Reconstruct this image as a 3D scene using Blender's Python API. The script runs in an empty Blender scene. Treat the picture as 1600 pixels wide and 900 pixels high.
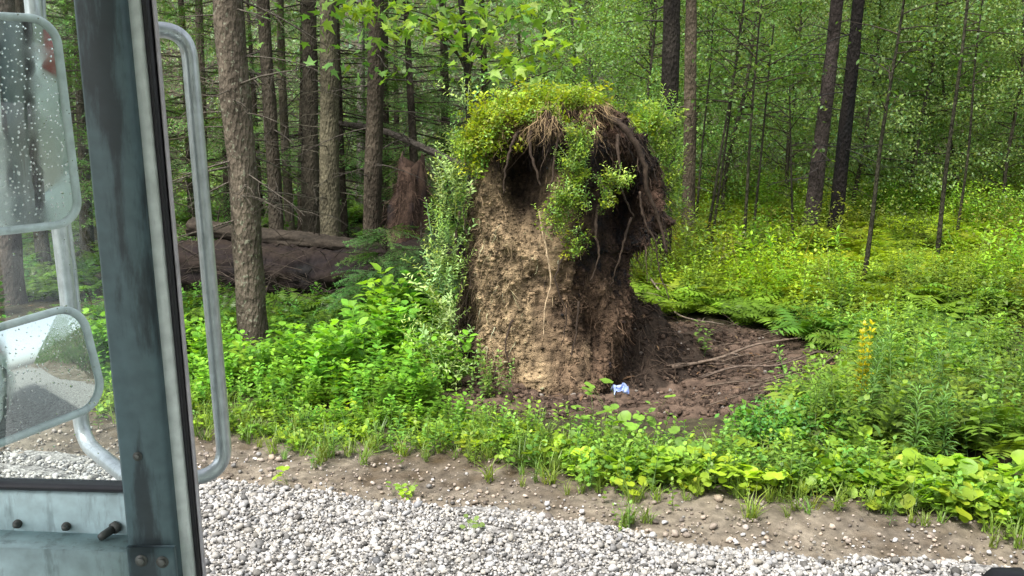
import bpy, math, random
import numpy as np
from mathutils import Vector, Matrix

# ------------------------------------------------------------------ camera, world, sun, exposure
SC = bpy.context.scene
COL = SC.collection
F = 1386.0
CAMZ = 2.3
PITCH = math.radians(9.0)
cam_d = bpy.data.cameras.new("camera")
cam = bpy.data.objects.new("camera", cam_d)
COL.objects.link(cam)
cam_d.sensor_width = 36.0
cam_d.lens = 36.0 * F / 1600.0
cam_d.clip_start = 0.02
cam_d.clip_end = 2000
cam.location = (0, 0, CAMZ)
cam.rotation_euler = (math.radians(90) - PITCH, 0, 0)
SC.camera = cam

SUN_EL, SUN_AZ = math.radians(58), math.radians(218)      # azimuth clockwise from +Y: behind the camera, from the left
w = bpy.data.worlds.new("World")
SC.world = w
w.use_nodes = True
nt = w.node_tree
bg = nt.nodes["Background"]
sky = nt.nodes.new("ShaderNodeTexSky")
sky.sky_type = 'NISHITA'
sky.sun_disc = False
sky.sun_elevation = SUN_EL
sky.sun_rotation = SUN_AZ
sky.dust_density = 3.0
hsv = nt.nodes.new("ShaderNodeHueSaturation")              # an overcast sky has little blue in it
hsv.inputs['Saturation'].default_value = 0.35
nt.links.new(sky.outputs[0], hsv.inputs['Color'])
nt.links.new(hsv.outputs[0], bg.inputs[0])
bg.inputs[1].default_value = 0.15
sun_d = bpy.data.lights.new("sun", 'SUN')
sun_d.energy = 2.3
sun_d.angle = math.radians(14)
sun_d.color = (1.0, 0.96, 0.9)
sun = bpy.data.objects.new("sun", sun_d)
COL.objects.link(sun)
sd = Vector((math.sin(SUN_AZ) * math.cos(SUN_EL), math.cos(SUN_AZ) * math.cos(SUN_EL), math.sin(SUN_EL)))
sun.rotation_euler = sd.to_track_quat('Z', 'Y').to_euler()
SC.view_settings.view_transform = 'Standard'
SC.view_settings.look = 'None'
SC.view_settings.exposure = 1.35
SC.view_settings.gamma = 1.0
SC.cycles.max_bounces = 6
SC.cycles.diffuse_bounces = 3
SC.cycles.transparent_max_bounces = 8
SC.cycles.caustics_reflective = False
SC.cycles.caustics_refractive = False
SC.cycles.use_denoising = True
SC.cycles.sample_clamp_indirect = 4.0
SC.cycles.filter_width = 1.5

rng = np.random.default_rng(7)
random.seed(7)

# ------------------------------------------------------------------ helpers: rays from picture coordinates, noise, terrain
CP, SP = math.cos(PITCH), math.sin(PITCH)
def ray(px, py):
    a, b = (px - 800) / F, (450 - py) / F
    return np.array([a, CP + b * SP, -SP + b * CP])
def P(px, py, Y):
    d = ray(px, py)
    return np.array([0, 0, CAMZ]) + d * (Y / d[1])

def _h(ix, iy, iz, s):
    h = (ix * 374761393 + iy * 668265263 + iz * 1440662683 + s * 974711) & 0xffffffff
    h = ((h ^ (h >> 13)) * 1274126177) & 0xffffffff
    h = ((h ^ (h >> 15)) * 2246822519) & 0xffffffff
    return ((h ^ (h >> 16)) & 0xffffff) / float(0xffffff)
def vnoise(p, s=0):
    p = np.asarray(p, float)
    i = np.floor(p).astype(np.int64); f = p - i; f = f * f * (3 - 2 * f)
    x, y, z = i[..., 0], i[..., 1], i[..., 2]
    fx, fy, fz = f[..., 0], f[..., 1], f[..., 2]
    def L(a, b, t): return a + (b - a) * t
    c = [[[_h(x + dx, y + dy, z + dz, s) for dz in (0, 1)] for dy in (0, 1)] for dx in (0, 1)]
    return L(L(L(c[0][0][0], c[1][0][0], fx), L(c[0][1][0], c[1][1][0], fx), fy),
             L(L(c[0][0][1], c[1][0][1], fx), L(c[0][1][1], c[1][1][1], fx), fy), fz) * 2 - 1
def fbm(p, oct=4, s=0, gain=0.5):
    a, t, q = 1.0, 0.0, np.asarray(p, float)
    for k in range(oct):
        t = t + a * vnoise(q, s + k * 17); q = q * 2.03 + 5.1; a *= gain
    return t

RD = np.array([0.96, -0.28])          # along the road (towards the rear of the vehicle)
RN = np.array([0.28, 0.96])           # across the road, away from the vehicle
EDGE0 = np.array([-2.08, 5.87])       # a point of the gravel edge
def sdist(x, y):                      # metres beyond the gravel edge
    return (x - EDGE0[0]) * RN[0] + (y - EDGE0[1]) * RN[1]
def MOUND(x, y): return .74 * np.exp(-(((x - 1.22) / .38) ** 2 + ((y - 9.5) / .42) ** 2)) + .34 * np.exp(-(((x - 1.75) / .42) ** 2 + ((y - 9.6) / .4) ** 2))
def terr0(x, y):
    x = np.asarray(x, float); y = np.asarray(y, float)
    s = sdist(x, y)
    r = np.clip(s - 4.5, 0, 60)
    z = 0.045 * r + 0.0012 * r ** 2
    far = np.clip(s - 30, 0, 38); z = z + 0.30 * far + 0.0 * far
    z = z + 0.05 * np.exp(-((s - 1.6) / 0.8) ** 2) * (s > -1)
    # behind the road
    r2 = np.clip(-s - 9.0, 0, 80); z = z + 0.02 * r2
    # the pit that the root plate left
    z = z - 0.22 * np.exp(-(((x - 1.35) / 1.1) ** 2 + ((y - 8.9) / 0.9) ** 2))
    # mound of dug-up soil beside the root plate
    z = z + MOUND(x, y)
    return z
def terr(x, y):
    z = terr0(x, y)
    x = np.asarray(x, float); y = np.asarray(y, float)
    s = sdist(x, y)
    p = np.stack([x, y, np.zeros_like(x)], -1)
    m = np.clip(s / 1.0, 0, 1)
    z = z + fbm(p * 4.5, 4, 61) * .22 * np.clip(MOUND(x, y) * 2, 0, 1)
    return z + fbm(p * 0.6, 3, 3) * 0.08 * m + fbm(p * 3.0, 3, 9) * 0.018 * np.clip(s / 0.3 + 1, 0, 1)
def G(px, py):
    d = ray(px, py); t = 2.0
    o = np.array([0, 0, CAMZ])
    while t < 90:
        q = o + d * t
        if q[2] <= float(terr0(q[0], q[1])): break
        t += 0.02
    return (o + d * t)[:2]
def poly(pts): return np.array([G(*p) for p in pts])
def inpoly(x, y, pl):
    c = np.zeros(x.shape, bool); n = len(pl)
    for i in range(n):
        x0, y0 = pl[i]; x1, y1 = pl[(i + 1) % n]
        if y0 == y1: continue
        k = ((y0 > y) != (y1 > y)) & (x < (x1 - x0) * (y - y0) / (y1 - y0) + x0)
        c ^= k
    return c

# ------------------------------------------------------------------ helpers: meshes
class MB:
    """collects geometry as arrays and links it as one mesh object"""
    def __init__(s): s.V = []; s.F = []; s.C = []; s.M = []; s.n = 0
    def add(s, V, Fc, col=(0.5, 0.5, 0.5), mat=0):
        V = np.asarray(V, float).reshape(-1, 3); Fc = np.asarray(Fc, np.int64)
        C = np.asarray(col, float)
        if C.ndim == 1: C = np.tile(C, (len(V), 1))
        s.V.append(V); s.C.append(C); s.F.append(Fc + s.n); s.M.append(np.full(len(Fc), mat, np.int32)); s.n += len(V)
    def mesh(s, name, mats, smooth=False, origin=(0, 0, 0)):
        V = np.concatenate(s.V) - np.array(origin, float); C = np.concatenate(s.C)
        me = bpy.data.meshes.new(name)
        me.vertices.add(len(V)); me.vertices.foreach_set("co", V.astype(np.float32).ravel())
        idx = np.concatenate([f.ravel() for f in s.F]); tot = np.concatenate([np.full(len(f), f.shape[1]) for f in s.F])
        me.loops.add(len(idx)); me.loops.foreach_set("vertex_index", idx.astype(np.int32))
        me.polygons.add(len(tot))
        st = np.concatenate([[0], np.cumsum(tot)[:-1]])
        me.polygons.foreach_set("loop_start", st.astype(np.int32))
        me.polygons.foreach_set("loop_total", tot.astype(np.int32))
        me.polygons.foreach_set("material_index", np.concatenate(s.M))
        if smooth: me.polygons.foreach_set("use_smooth", np.ones(len(tot), bool))
        at = me.color_attributes.new("col", 'FLOAT_COLOR', 'POINT')
        at.data.foreach_set("color", np.concatenate([C, np.ones((len(C), 1))], 1).astype(np.float32).ravel())
        for m in (mats if isinstance(mats, (list, tuple)) else [mats]): me.materials.append(m)
        me.update(calc_edges=True)
        return me
    def build(s, name, mats, parent=None, smooth=False, origin=None):
        if origin is None: origin = tuple(parent.location) if parent is not None else (0, 0, 0)
        o = bpy.data.objects.new(name, s.mesh(name, mats, smooth, origin)); COL.objects.link(o)
        if parent is not None: o.parent = parent
        return o

def tag(o, label=None, cat=None, group=None, kind=None):
    if label: o['label'] = label
    if cat: o['category'] = cat
    if group: o['group'] = group
    if kind: o['kind'] = kind
    return o
def empty(name, loc, label, cat, group=None):
    o = bpy.data.objects.new(name, None); COL.objects.link(o); o.location = tuple(float(v) for v in loc); o.empty_display_size = 0.3
    return tag(o, label, cat, group)

def box(mb, c, sz, col=(0.5, 0.5, 0.5), axes=None, bev=0.0, mat=0):
    c = np.array(c, float); h = np.array(sz, float) / 2
    A = np.eye(3) if axes is None else np.array(axes, float)
    if bev <= 0:
        V = np.array([[x, y, z] for x in (-1, 1) for y in (-1, 1) for z in (-1, 1)]) * h
        Fc = [[0, 1, 3, 2], [4, 6, 7, 5], [0, 4, 5, 1], [2, 3, 7, 6], [0, 2, 6, 4], [1, 5, 7, 3]]
        mb.add(V @ A + c, Fc, col, mat); return
    b = min(bev, h.min() * 0.9)
    V = []; idx = {}
    for sx in (-1, 1):
        for sy in (-1, 1):
            for sz_ in (-1, 1):
                s_ = np.array([sx, sy, sz_])
                for ax in range(3):
                    q = s_ * (h - b); q[ax] = s_[ax] * h[ax]
                    idx[(sx, sy, sz_, ax)] = len(V); V.append(q)
    T = []; Q = []
    for ax in range(3):
        o1, o2 = [(1, 2), (2, 0), (0, 1)][ax]
        for sg in (-1, 1):
            def k(a, b_):
                t = [0, 0, 0]; t[ax] = sg; t[o1] = a; t[o2] = b_; return idx[(t[0], t[1], t[2], ax)]
            q = [k(-1, -1), k(1, -1), k(1, 1), k(-1, 1)]
            Q.append(q if sg > 0 else q[::-1])
        # bevel along edges parallel to ax
        for a in (-1, 1):
            for b_ in (-1, 1):
                def k2(z, wh):
                    t = [0, 0, 0]; t[ax] = z; t[o1] = a; t[o2] = b_; return idx[(t[0], t[1], t[2], wh)]
                q = [k2(-1, o1), k2(1, o1), k2(1, o2), k2(-1, o2)]
                Q.append(q if a * b_ < 0 else q[::-1])
    for sx in (-1, 1):
        for sy in (-1, 1):
            for sz_ in (-1, 1):
                t = [idx[(sx, sy, sz_, a)] for a in range(3)]
                T.append(t if sx * sy * sz_ > 0 else t[::-1])
    V = np.array(V) @ A + c
    mb.add(V, Q, col, mat); 
    mb.F.append(np.array(T) + mb.n - len(V)); mb.M.append(np.full(len(T), mat, np.int32))

def tube(mb, pts, rad, sides=8, col=(0.5, 0.5, 0.5), caps=True, mat=0, closed=False):
    pts = np.asarray(pts, float); n = len(pts)
    rad = np.full(n, rad) if np.isscalar(rad) else np.asarray(rad, float)
    t = np.gradient(pts, axis=0); t /= np.linalg.norm(t, axis=1, keepdims=True) + 1e-12
    a = np.cross(t[0], [0, 0, 1.0]); 
    if np.linalg.norm(a) < 1e-3: a = np.cross(t[0], [1.0, 0, 0])
    a /= np.linalg.norm(a)
    N = np.zeros_like(pts)
    for i in range(n):
        a = a - t[i] * a.dot(t[i]); a /= np.linalg.norm(a) + 1e-12; N[i] = a
    B = np.cross(t, N)
    th = np.arange(sides) * 2 * math.pi / sides
    V = pts[:, None] + rad[:, None, None] * (np.cos(th)[None, :, None] * N[:, None] + np.sin(th)[None, :, None] * B[:, None])
    i = np.arange(n - 1)[:, None] * sides; j = np.arange(sides)[None]
    Q = np.stack([i + j, i + (j + 1) % sides, i + sides + (j + 1) % sides, i + sides + j], -1).reshape(-1, 4)
    C = np.asarray(col, float)
    if C.ndim == 2: C = np.repeat(C, sides, 0)
    mb.add(V.reshape(-1, 3), Q, C, mat)
    if caps and sides <= 12:
        base = mb.n - n * sides
        for off, rev in ((0, True), ((n - 1) * sides, False)):
            f = [base + off + k for k in range(sides)]
            mb.F.append(np.array([f[::-1] if rev else f])); mb.M.append(np.full(1, mat, np.int32))

def smoothpath(pts, k=8):
    pts = np.asarray(pts, float); out = []
    n = len(pts)
    for i in range(n - 1):
        p0 = pts[max(i - 1, 0)]; p1 = pts[i]; p2 = pts[i + 1]; p3 = pts[min(i + 2, n - 1)]
        for t in np.linspace(0, 1, k, endpoint=False):
            out.append(0.5 * ((2 * p1) + (-p0 + p2) * t + (2 * p0 - 5 * p1 + 4 * p2 - p3) * t ** 2 + (-p0 + 3 * p1 - 3 * p2 + p3) * t ** 3))
    out.append(pts[-1]); return np.array(out)

def roundpath(pts, r, k=6):
    """a polyline whose corners are rounded with radius r"""
    pts = np.asarray(pts, float); out = [pts[0]]
    for i in range(1, len(pts) - 1):
        a = pts[i - 1] - pts[i]; b = pts[i + 1] - pts[i]
        la, lb = np.linalg.norm(a), np.linalg.norm(b)
        d = min(r, la * 0.45, lb * 0.45)
        A = pts[i] + a / la * d; Bq = pts[i] + b / lb * d
        for t in np.linspace(0, 1, k + 1): out.append((1 - t) ** 2 * A + 2 * t * (1 - t) * pts[i] + t ** 2 * Bq)
    out.append(pts[-1]); return np.array(out)

def scatter(mb, proto, pos, R=None, scale=None, colmul=None, mat=0):
    """copies of a small prototype (V, F, C) into one mesh; R (N,3,3) rows are the local axes in world"""
    V, Fc, C = proto; N = len(pos)
    if N == 0: return
    if R is None: R = rotz(rng.uniform(0, 2 * math.pi, N))
    W = np.einsum('vk,nkj->nvj', V, R)
    if scale is not None:
        sc = np.asarray(scale, float)
        W = np.einsum('vk,nkj->nvj', V, R * (sc[:, None, None] if sc.ndim == 1 else sc[:, :, None]))
    W = W + np.asarray(pos)[:, None]
    Cn = np.tile(C[None], (N, 1, 1))
    if colmul is not None: Cn = Cn * np.asarray(colmul)[:, None]
    fk = {}
    Fc = np.asarray(Fc)
    Fa = (Fc[None] + (np.arange(N) * len(V))[:, None, None]).reshape(-1, Fc.shape[1])
    mb.add(W.reshape(-1, 3), Fa, np.clip(Cn.reshape(-1, 3), 0, 1), mat)

def rotz(a):
    a = np.asarray(a); c, s_, z, o = np.cos(a), np.sin(a), np.zeros_like(a), np.ones_like(a)
    return np.stack([np.stack([c, s_, z], -1), np.stack([-s_, c, z], -1), np.stack([z, z, o], -1)], -2)
def frames(ydir, nrm=None):
    """rows x, y, z with y along ydir and z near nrm"""
    y = ydir / (np.linalg.norm(ydir, axis=-1, keepdims=True) + 1e-9)
    if nrm is None: nrm = np.tile([0, 0, 1.0], (len(y), 1)) + rng.normal(0, .35, y.shape)
    x = np.cross(y, nrm); x /= np.linalg.norm(x, axis=-1, keepdims=True) + 1e-9
    z = np.cross(x, y)
    return np.stack([x, y, z], -2)
def tiltz(a, tilt):
    """random heading a with a lean of tilt radians"""
    R = rotz(a); n = len(a); b = rng.uniform(0, 2 * math.pi, n)
    d = np.stack([np.sin(tilt) * np.cos(b), np.sin(tilt) * np.sin(b), np.cos(tilt)], -1)
    x = R[:, 0]; y = np.cross(d, x); y /= np.linalg.norm(y, axis=-1, keepdims=True); x = np.cross(y, d)
    return np.stack([x, y, d], -2)
def merge(protos):
    V = []; Fc = []; C = []; n = 0
    for v, f, c in protos:
        V.append(v); Fc.append(np.asarray(f) + n); C.append(c); n += len(v)
    return np.concatenate(V), np.concatenate(Fc), np.concatenate(C)
def colvar(n, amt=0.25, hue=0.12):
    b = 1 + rng.normal(0, amt, (n, 1)); h = rng.normal(0, hue, (n, 1))
    return np.clip(b * np.concatenate([1 + h, np.ones((n, 1)), 1 - h], 1), 0.25, 2.2)

# ------------------------------------------------------------------ materials
def material(name):
    m = bpy.data.materials.new(name); m.use_nodes = True
    return m, m.node_tree.nodes, m.node_tree.links, m.node_tree.nodes["Principled BSDF"]
def attr_col(N, L, amt=0.35, scale=8.0, coord='Object'):
    """the mesh's own colour attribute mottled by noise"""
    a = N.new("ShaderNodeAttribute"); a.attribute_name = "col"
    tc = N.new("ShaderNodeTexCoord"); nz = N.new("ShaderNodeTexNoise"); nz.inputs['Scale'].default_value = scale; nz.inputs['Detail'].default_value = 6
    L.new(tc.outputs[coord], nz.inputs['Vector'])
    mr = N.new("ShaderNodeMapRange"); mr.inputs[1].default_value = 0.3; mr.inputs[2].default_value = 0.7
    mr.inputs[3].default_value = 1 - amt; mr.inputs[4].default_value = 1 + amt
    L.new(nz.outputs[0], mr.inputs[0])
    mx = N.new("ShaderNodeVectorMath"); mx.operation = 'SCALE'
    L.new(a.outputs['Color'], mx.inputs[0]); L.new(mr.outputs[0], mx.inputs['Scale'])
    return mx.outputs[0], nz, tc
def bump(N, L, bs, src, strength, dist=0.02):
    b = N.new("ShaderNodeBump"); b.inputs['Strength'].default_value = strength; b.inputs['Distance'].default_value = dist
    L.new(src, b.inputs['Height']); L.new(b.outputs[0], bs.inputs['Normal']); return b

def leaf_mat(name, trans=0.38, rough=0.45, amt=0.2, gain=1.45):
    m, N, L, bs = material(name)
    c, nz, tc = attr_col(N, L, amt, 12)
    gn = N.new('ShaderNodeVectorMath'); gn.operation = 'SCALE'; gn.inputs['Scale'].default_value = gain; L.new(c, gn.inputs[0]); c = gn.outputs[0]
    L.new(c, bs.inputs['Base Color']); bs.inputs['Roughness'].default_value = rough
    bs.inputs['Specular IOR Level'].default_value = 0.4
    tr = N.new("ShaderNodeBsdfTranslucent")
    sc = N.new("ShaderNodeVectorMath"); sc.operation = 'MULTIPLY'; sc.inputs[1].default_value = (1.5, 1.45, 0.55)
    L.new(c, sc.inputs[0]); L.new(sc.outputs[0], tr.inputs[0])
    mix = N.new("ShaderNodeMixShader"); mix.inputs[0].default_value = trans
    L.new(bs.outputs[0], mix.inputs[1]); L.new(tr.outputs[0], mix.inputs[2])
    L.new(mix.outputs[0], N["Material Output"].inputs[0])
    return m
M_leaf = leaf_mat("leaf")
M_needle = leaf_mat("needle", 0.2, 0.6, gain=1.6)

def earth_mat(name, rough=0.85, amt=0.4, scale=14, bs_=0.6, bd=0.02):
    m, N, L, bs = material(name)
    c, nz, tc = attr_col(N, L, amt, scale)
    L.new(c, bs.inputs['Base Color']); bs.inputs['Roughness'].default_value = rough; bs.inputs['Specular IOR Level'].default_value = .18
    n2 = N.new("ShaderNodeTexNoise"); n2.inputs['Scale'].default_value = scale * 4; n2.inputs['Detail'].default_value = 8
    L.new(tc.outputs['Object'], n2.inputs['Vector']); bump(N, L, bs, n2.outputs[0], bs_, bd)
    return m
M_earth = earth_mat("earth", 0.8)
M_soil = earth_mat("root_soil", 0.9, 0.45, 20, 0.9, 0.03)
M_stone = earth_mat("stone", 0.75, 0.25, 60, 0.4, 0.004)
M_wood = earth_mat("dead_wood", 0.85, 0.35, 30, 0.6, 0.01)

def bark_mat(name, flakes=0.5):
    m, N, L, bs = material(name)
    c, nz, tc = attr_col(N, L, 0.3, 10)
    mp = N.new("ShaderNodeMapping"); mp.inputs['Scale'].default_value = (1, 1, 0.45); L.new(tc.outputs['Object'], mp.inputs[0])
    vo = N.new("ShaderNodeTexVoronoi"); vo.inputs['Scale'].default_value = 28; L.new(mp.outputs[0], vo.inputs['Vector'])
    n2 = N.new("ShaderNodeTexNoise"); n2.inputs['Scale'].default_value = 45; n2.inputs['Detail'].default_value = 6; L.new(mp.outputs[0], n2.inputs['Vector'])
    ad = N.new("ShaderNodeMath"); ad.operation = 'ADD'; L.new(vo.outputs['Distance'], ad.inputs[0]); L.new(n2.outputs[0], ad.inputs[1])
    bump(N, L, bs, ad.outputs[0], 0.9, 0.03)
    # lichen flecks
    n3 = N.new("ShaderNodeTexNoise"); n3.inputs['Scale'].default_value = 22; n3.inputs['Detail'].default_value = 4; L.new(tc.outputs['Object'], n3.inputs['Vector'])
    mr = N.new("ShaderNodeMapRange"); mr.inputs[1].default_value = 0.60; mr.inputs[2].default_value = 0.66; mr.inputs[3].default_value = 0; mr.inputs[4].default_value = flakes
    L.new(n3.outputs[0], mr.inputs[0])
    mx = N.new("ShaderNodeMixRGB"); mx.inputs[2].default_value = (0.19, 0.195, 0.14, 1); L.new(mr.outputs[0], mx.inputs[0]); L.new(c, mx.inputs[1])
    L.new(mx.outputs[0], bs.inputs['Base Color']); bs.inputs['Roughness'].default_value = 0.9; bs.inputs['Specular IOR Level'].default_value = .12
    return m
M_bark = bark_mat("bark", 0.15)
M_bark_backlit = bark_mat("backlit_bark", 0.0)  # fleckless bark for trunks with backlit darkness in their colour
M_bark_lichen = bark_mat("lichen_bark", 0.8)

# ------------------------------------------------------------------ leaf and plant prototypes
def C3(c, n): return np.tile(np.array(c, float), (n, 1))
def oval(wd=0.28, col=(0.07, 0.14, 0.03), droop=0.12, fold=0.06):
    V = np.array([[0, 0, 0], [-wd, .32, fold], [wd, .32, fold], [0, .5, 0.02], [-wd * .8, .68, fold], [wd * .8, .68, fold], [0, 1, -droop]])
    Fc = np.array([[0, 3, 1], [0, 2, 3], [1, 3, 4], [3, 2, 5], [3, 6, 4], [3, 5, 6]])
    return V, Fc, C3(col, 7)
def diamond(wd=0.3, col=(0.07, 0.13, 0.03)):
    V = np.array([[0, 0, 0], [-wd, .45, .05], [wd, .5, .05], [0, 1, -.05]])
    return V, np.array([[0, 2, 1], [1, 2, 3]]), C3(col, 4)
def roundleaf(col=(0.12, 0.2, 0.03), k=10):
    a = np.linspace(0.25, 2 * math.pi - 0.25, k) + math.pi * 1.5
    r = 0.5 * (1 + 0.06 * np.cos(np.arange(k) * 2.3))
    V = [[0, 0.42, -0.04]] + [[r[i] * math.cos(a[i]), 0.45 + r[i] * math.sin(a[i]), 0.05 * math.sin(i * 2.1) + 0.03] for i in range(k)] + [[0, 0.18, 0]]
    Fc = [[0, i, i + 1] for i in range(1, k)] + [[0, k, k + 1], [0, k + 1, 1]]
    return np.array(V), np.array(Fc), C3(col, k + 2)
def palmate(col=(0.09, 0.17, 0.03)):
    ang = np.radians([-150, -118, -95, -62, -45, -18, 0, 18, 45, 62, 95, 118, 150]) 
    rr = np.array([.18, .42, .26, .62, .34, .5, .95, .5, .34, .62, .26, .42, .18])
    V = [[0, .2, 0]] + [[rr[i] * math.sin(ang[i]), .2 + rr[i] * math.cos(ang[i]), -0.10 * rr[i] + .03 * (i % 2)] for i in range(13)] + [[0, 0, 0]]
    Fc = [[0, i + 1, i] for i in range(1, 13)] + [[0, 14, 13], [0, 1, 14]]
    return np.array(V), np.array(Fc), C3(col, 15)
def place(proto, pos, R, sc=1.0):
    V, Fc, C = proto; return (V * sc) @ np.asarray(R) + np.asarray(pos), Fc, C
def strip(p0, p1, wd, col):
    p0 = np.array(p0, float); p1 = np.array(p1, float); d = p1 - p0; x = np.cross(d, [0.3, 1, 0.1]); x = x / (np.linalg.norm(x) + 1e-9) * wd
    V = np.array([p0 - x, p0 + x, p1 + x * .5, p1 - x * .5]); return V, np.array([[0, 1, 2], [0, 2, 3]]), C3(col, 4)
def dirv(az, el): return np.array([math.cos(az) * math.cos(el), math.sin(az) * math.cos(el), math.sin(el)])
def one_frame(d, n=(0, 0, 1)): return frames(np.array([d], float), np.array([n], float))[0]

def weed(seed, H=0.5, leaf=0.085, wd=0.30, nod=8, per=2, col=(0.07, 0.15, 0.02), el=0.35, stemcol=(0.08, 0.14, 0.04), splay=0.12):
    r = random.Random(seed); out = []
    top = np.array([r.uniform(-splay, splay), r.uniform(-splay, splay), 1.0]) * H
    out.append(strip((0, 0, 0), top, 0.004, stemcol))
    for k in range(nod):
        t = (k + 1.2) / (nod + .4); p = top * t; a0 = r.uniform(0, 6.28)
        for j in range(per):
            a = a0 + j * 2 * math.pi / per + r.uniform(-.3, .3); e = el * (0.3 + t) + r.uniform(-.35, .35)
            d = dirv(a, e); c = np.array(col) * (0.85 + 0.5 * t) * r.uniform(.8, 1.2)
            out.append(place(oval(wd, c), p + d * leaf * .12, one_frame(d), leaf * (1.1 - 0.45 * t) * r.uniform(.8, 1.2)))
    return merge(out)
def basal(seed, n=7, H=0.16, leaf=0.11, col=(0.13, 0.22, 0.02), shape=roundleaf):
    r = random.Random(seed); out = []
    for k in range(n):
        a = r.uniform(0, 6.28); h = H * r.uniform(.4, 1.15); rad = H * r.uniform(.1, .9)
        p = np.array([math.cos(a) * rad, math.sin(a) * rad, h]); out.append(strip((0, 0, 0), p, 0.003, (0.10, 0.15, 0.04)))
        d = dirv(a + r.uniform(-.6, .6), r.uniform(-.45, .35)); c = np.array(col) * r.uniform(.75, 1.25)
        out.append(place(shape(c), p, one_frame(d, (r.uniform(-.4, .4), r.uniform(-.6, .2), 1)), leaf * r.uniform(.55, 1.2)))
    return merge(out)
def fern(seed, n=7, Lf=0.65, col=(0.13, 0.19, 0.015), pin=12):
    r = random.Random(seed); out = []
    for k in range(n):
        az = k * 6.28 / n + r.uniform(-.4, .4); L_ = Lf * r.uniform(.7, 1.15); e0 = r.uniform(.9, 1.3); bend = r.uniform(1.1, 1.9)
        p = np.zeros(3); pts = [p.copy()]; ds = []
        for i in range(pin + 1):
            d = dirv(az, e0 - bend * i / pin); ds.append(d); p = p + d * L_ / (pin + 1); pts.append(p.copy())
        c0 = np.array(col) * r.uniform(.75, 1.2)
        side = np.array([-math.sin(az), math.cos(az), 0])
        for i in range(2, pin + 1):
            t = i / pin; ln = L_ * 0.30 * math.sin(math.pi * min(1, (t * .92 + .10))) ** .8 + .01
            up = np.cross(side, ds[i]) * -1
            if up[2] < 0: up = -up
            for sg in (-1, 1):
                dd = side * sg * .93 + ds[i] * .35 + np.array([0, 0, -0.12 + r.uniform(-.1, .1)])
                out.append(place(diamond(.14, c0 * r.uniform(.85, 1.15)), pts[i], one_frame(dd, up), ln))
        for i in range(0, pin, 3): out.append(strip(pts[i], pts[min(i + 3, pin)], .0025, (0.12, 0.15, 0.04)))
    return merge(out)
def tuft(seed, n=22, H=0.22, col=(0.12, 0.18, 0.03)):
    r = random.Random(seed); V = []; Fc = []; C = []
    for k in range(n):
        a = r.uniform(0, 6.28); e = r.uniform(.7, 1.5); h = H * r.uniform(.4, 1.1); wd = r.uniform(.002, .0045)
        p0 = np.array([r.uniform(-.03, .03), r.uniform(-.03, .03), 0]); d = dirv(a, e); s_ = np.array([-math.sin(a), math.cos(a), 0]) * wd
        p1 = p0 + d * h * .55; p2 = p1 + (d + np.array([math.cos(a), math.sin(a), -.5]) * .5) * h * .45
        b = len(V); V += [p0 - s_, p0 + s_, p1 + s_, p1 - s_, p2]; Fc += [[b, b + 1, b + 2], [b, b + 2, b + 3], [b + 3, b + 2, b + 4]]
        C += [np.array(col) * r.uniform(.7, 1.3)] * 5
    return np.array(V), np.array(Fc), np.array(C)
def sprig(seed, n=16, H=0.2, leaf=0.03, col=(0.13, 0.2, 0.02)):
    r = random.Random(seed); out = []; a = r.uniform(0, 6.28)
    top = np.array([r.uniform(-.3, .3), r.uniform(-.3, .3), 1]) * H
    out.append(strip((0, 0, 0), top, .002, (0.12, 0.10, 0.05)))
    for k in range(n):
        p = top * r.uniform(.15, 1) + np.array([r.uniform(-1, 1), r.uniform(-1, 1), 0]) * H * .25
        out.append(place(diamond(.32, np.array(col) * r.uniform(.7, 1.3)), p, one_frame(dirv(r.uniform(0, 6.28), r.uniform(-.4, .8)), (r.uniform(-.5, .5), r.uniform(-.5, .5), 1)), leaf * r.uniform(.7, 1.3)))
    return merge(out)
def spray(seed, Ls=0.45, col=(0.035, 0.075, 0.02), wide=.45, nd=0.028, step=0.02):
    """a flat spruce or fir spray: a twig, side twigs and needles as slivers, y forward"""
    r = random.Random(seed); V = []; Fc = []; C = []
    def sliver(p, d, ln, wd, c):
        s_ = np.cross(d, [0, 0, 1.0]); s_ = s_ / (np.linalg.norm(s_) + 1e-9) * wd; b = len(V)
        V.extend([p - s_, p + s_, p + d * ln]); Fc.append([b, b + 1, b + 2]); C.extend([c] * 3)
    def twig(p, d, ln):
        k = max(3, int(ln / step))
        for i in range(k):
            t = i / k; q = p + d * ln * t + np.array([0, 0, -.15 * ln * t * t])
            for sg in (-1, 1):
                s_ = np.cross(d, [0, 0, 1.0]) * sg
                dd = d * .65 + s_ * .8 + np.array([0, 0, r.uniform(-.25, .35)]); dd /= np.linalg.norm(dd)
                sliver(q, dd, nd * r.uniform(.8, 1.3), .0045, np.array(col) * r.uniform(.7, 1.4) * (1 + .5 * t))
        sliver(p, d, ln, .004, np.array((.05, .04, .03)))
    m = np.array([0, 1.0, 0]); twig(np.zeros(3), m, Ls)
    n = 6
    for i in range(n):
        t = (i + .6) / n
        for sg in (-1, 1):
            d = np.array([sg * .75, .62, -.12 + r.uniform(-.1, .1)]); d /= np.linalg.norm(d)
            twig(m * Ls * t * .95 + np.array([0, 0, -.15 * Ls * t * t]), d, Ls * wide * (1.08 - t) * r.uniform(.8, 1.15))
    return np.array(V), np.array(Fc), np.array(C)
SPRAYS = [spray(k) for k in range(3)]
SPRAYS_C = [spray(k + 9, step=0.045, nd=0.05, Ls=.5) for k in range(3)]        # coarser, for far trees

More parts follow.
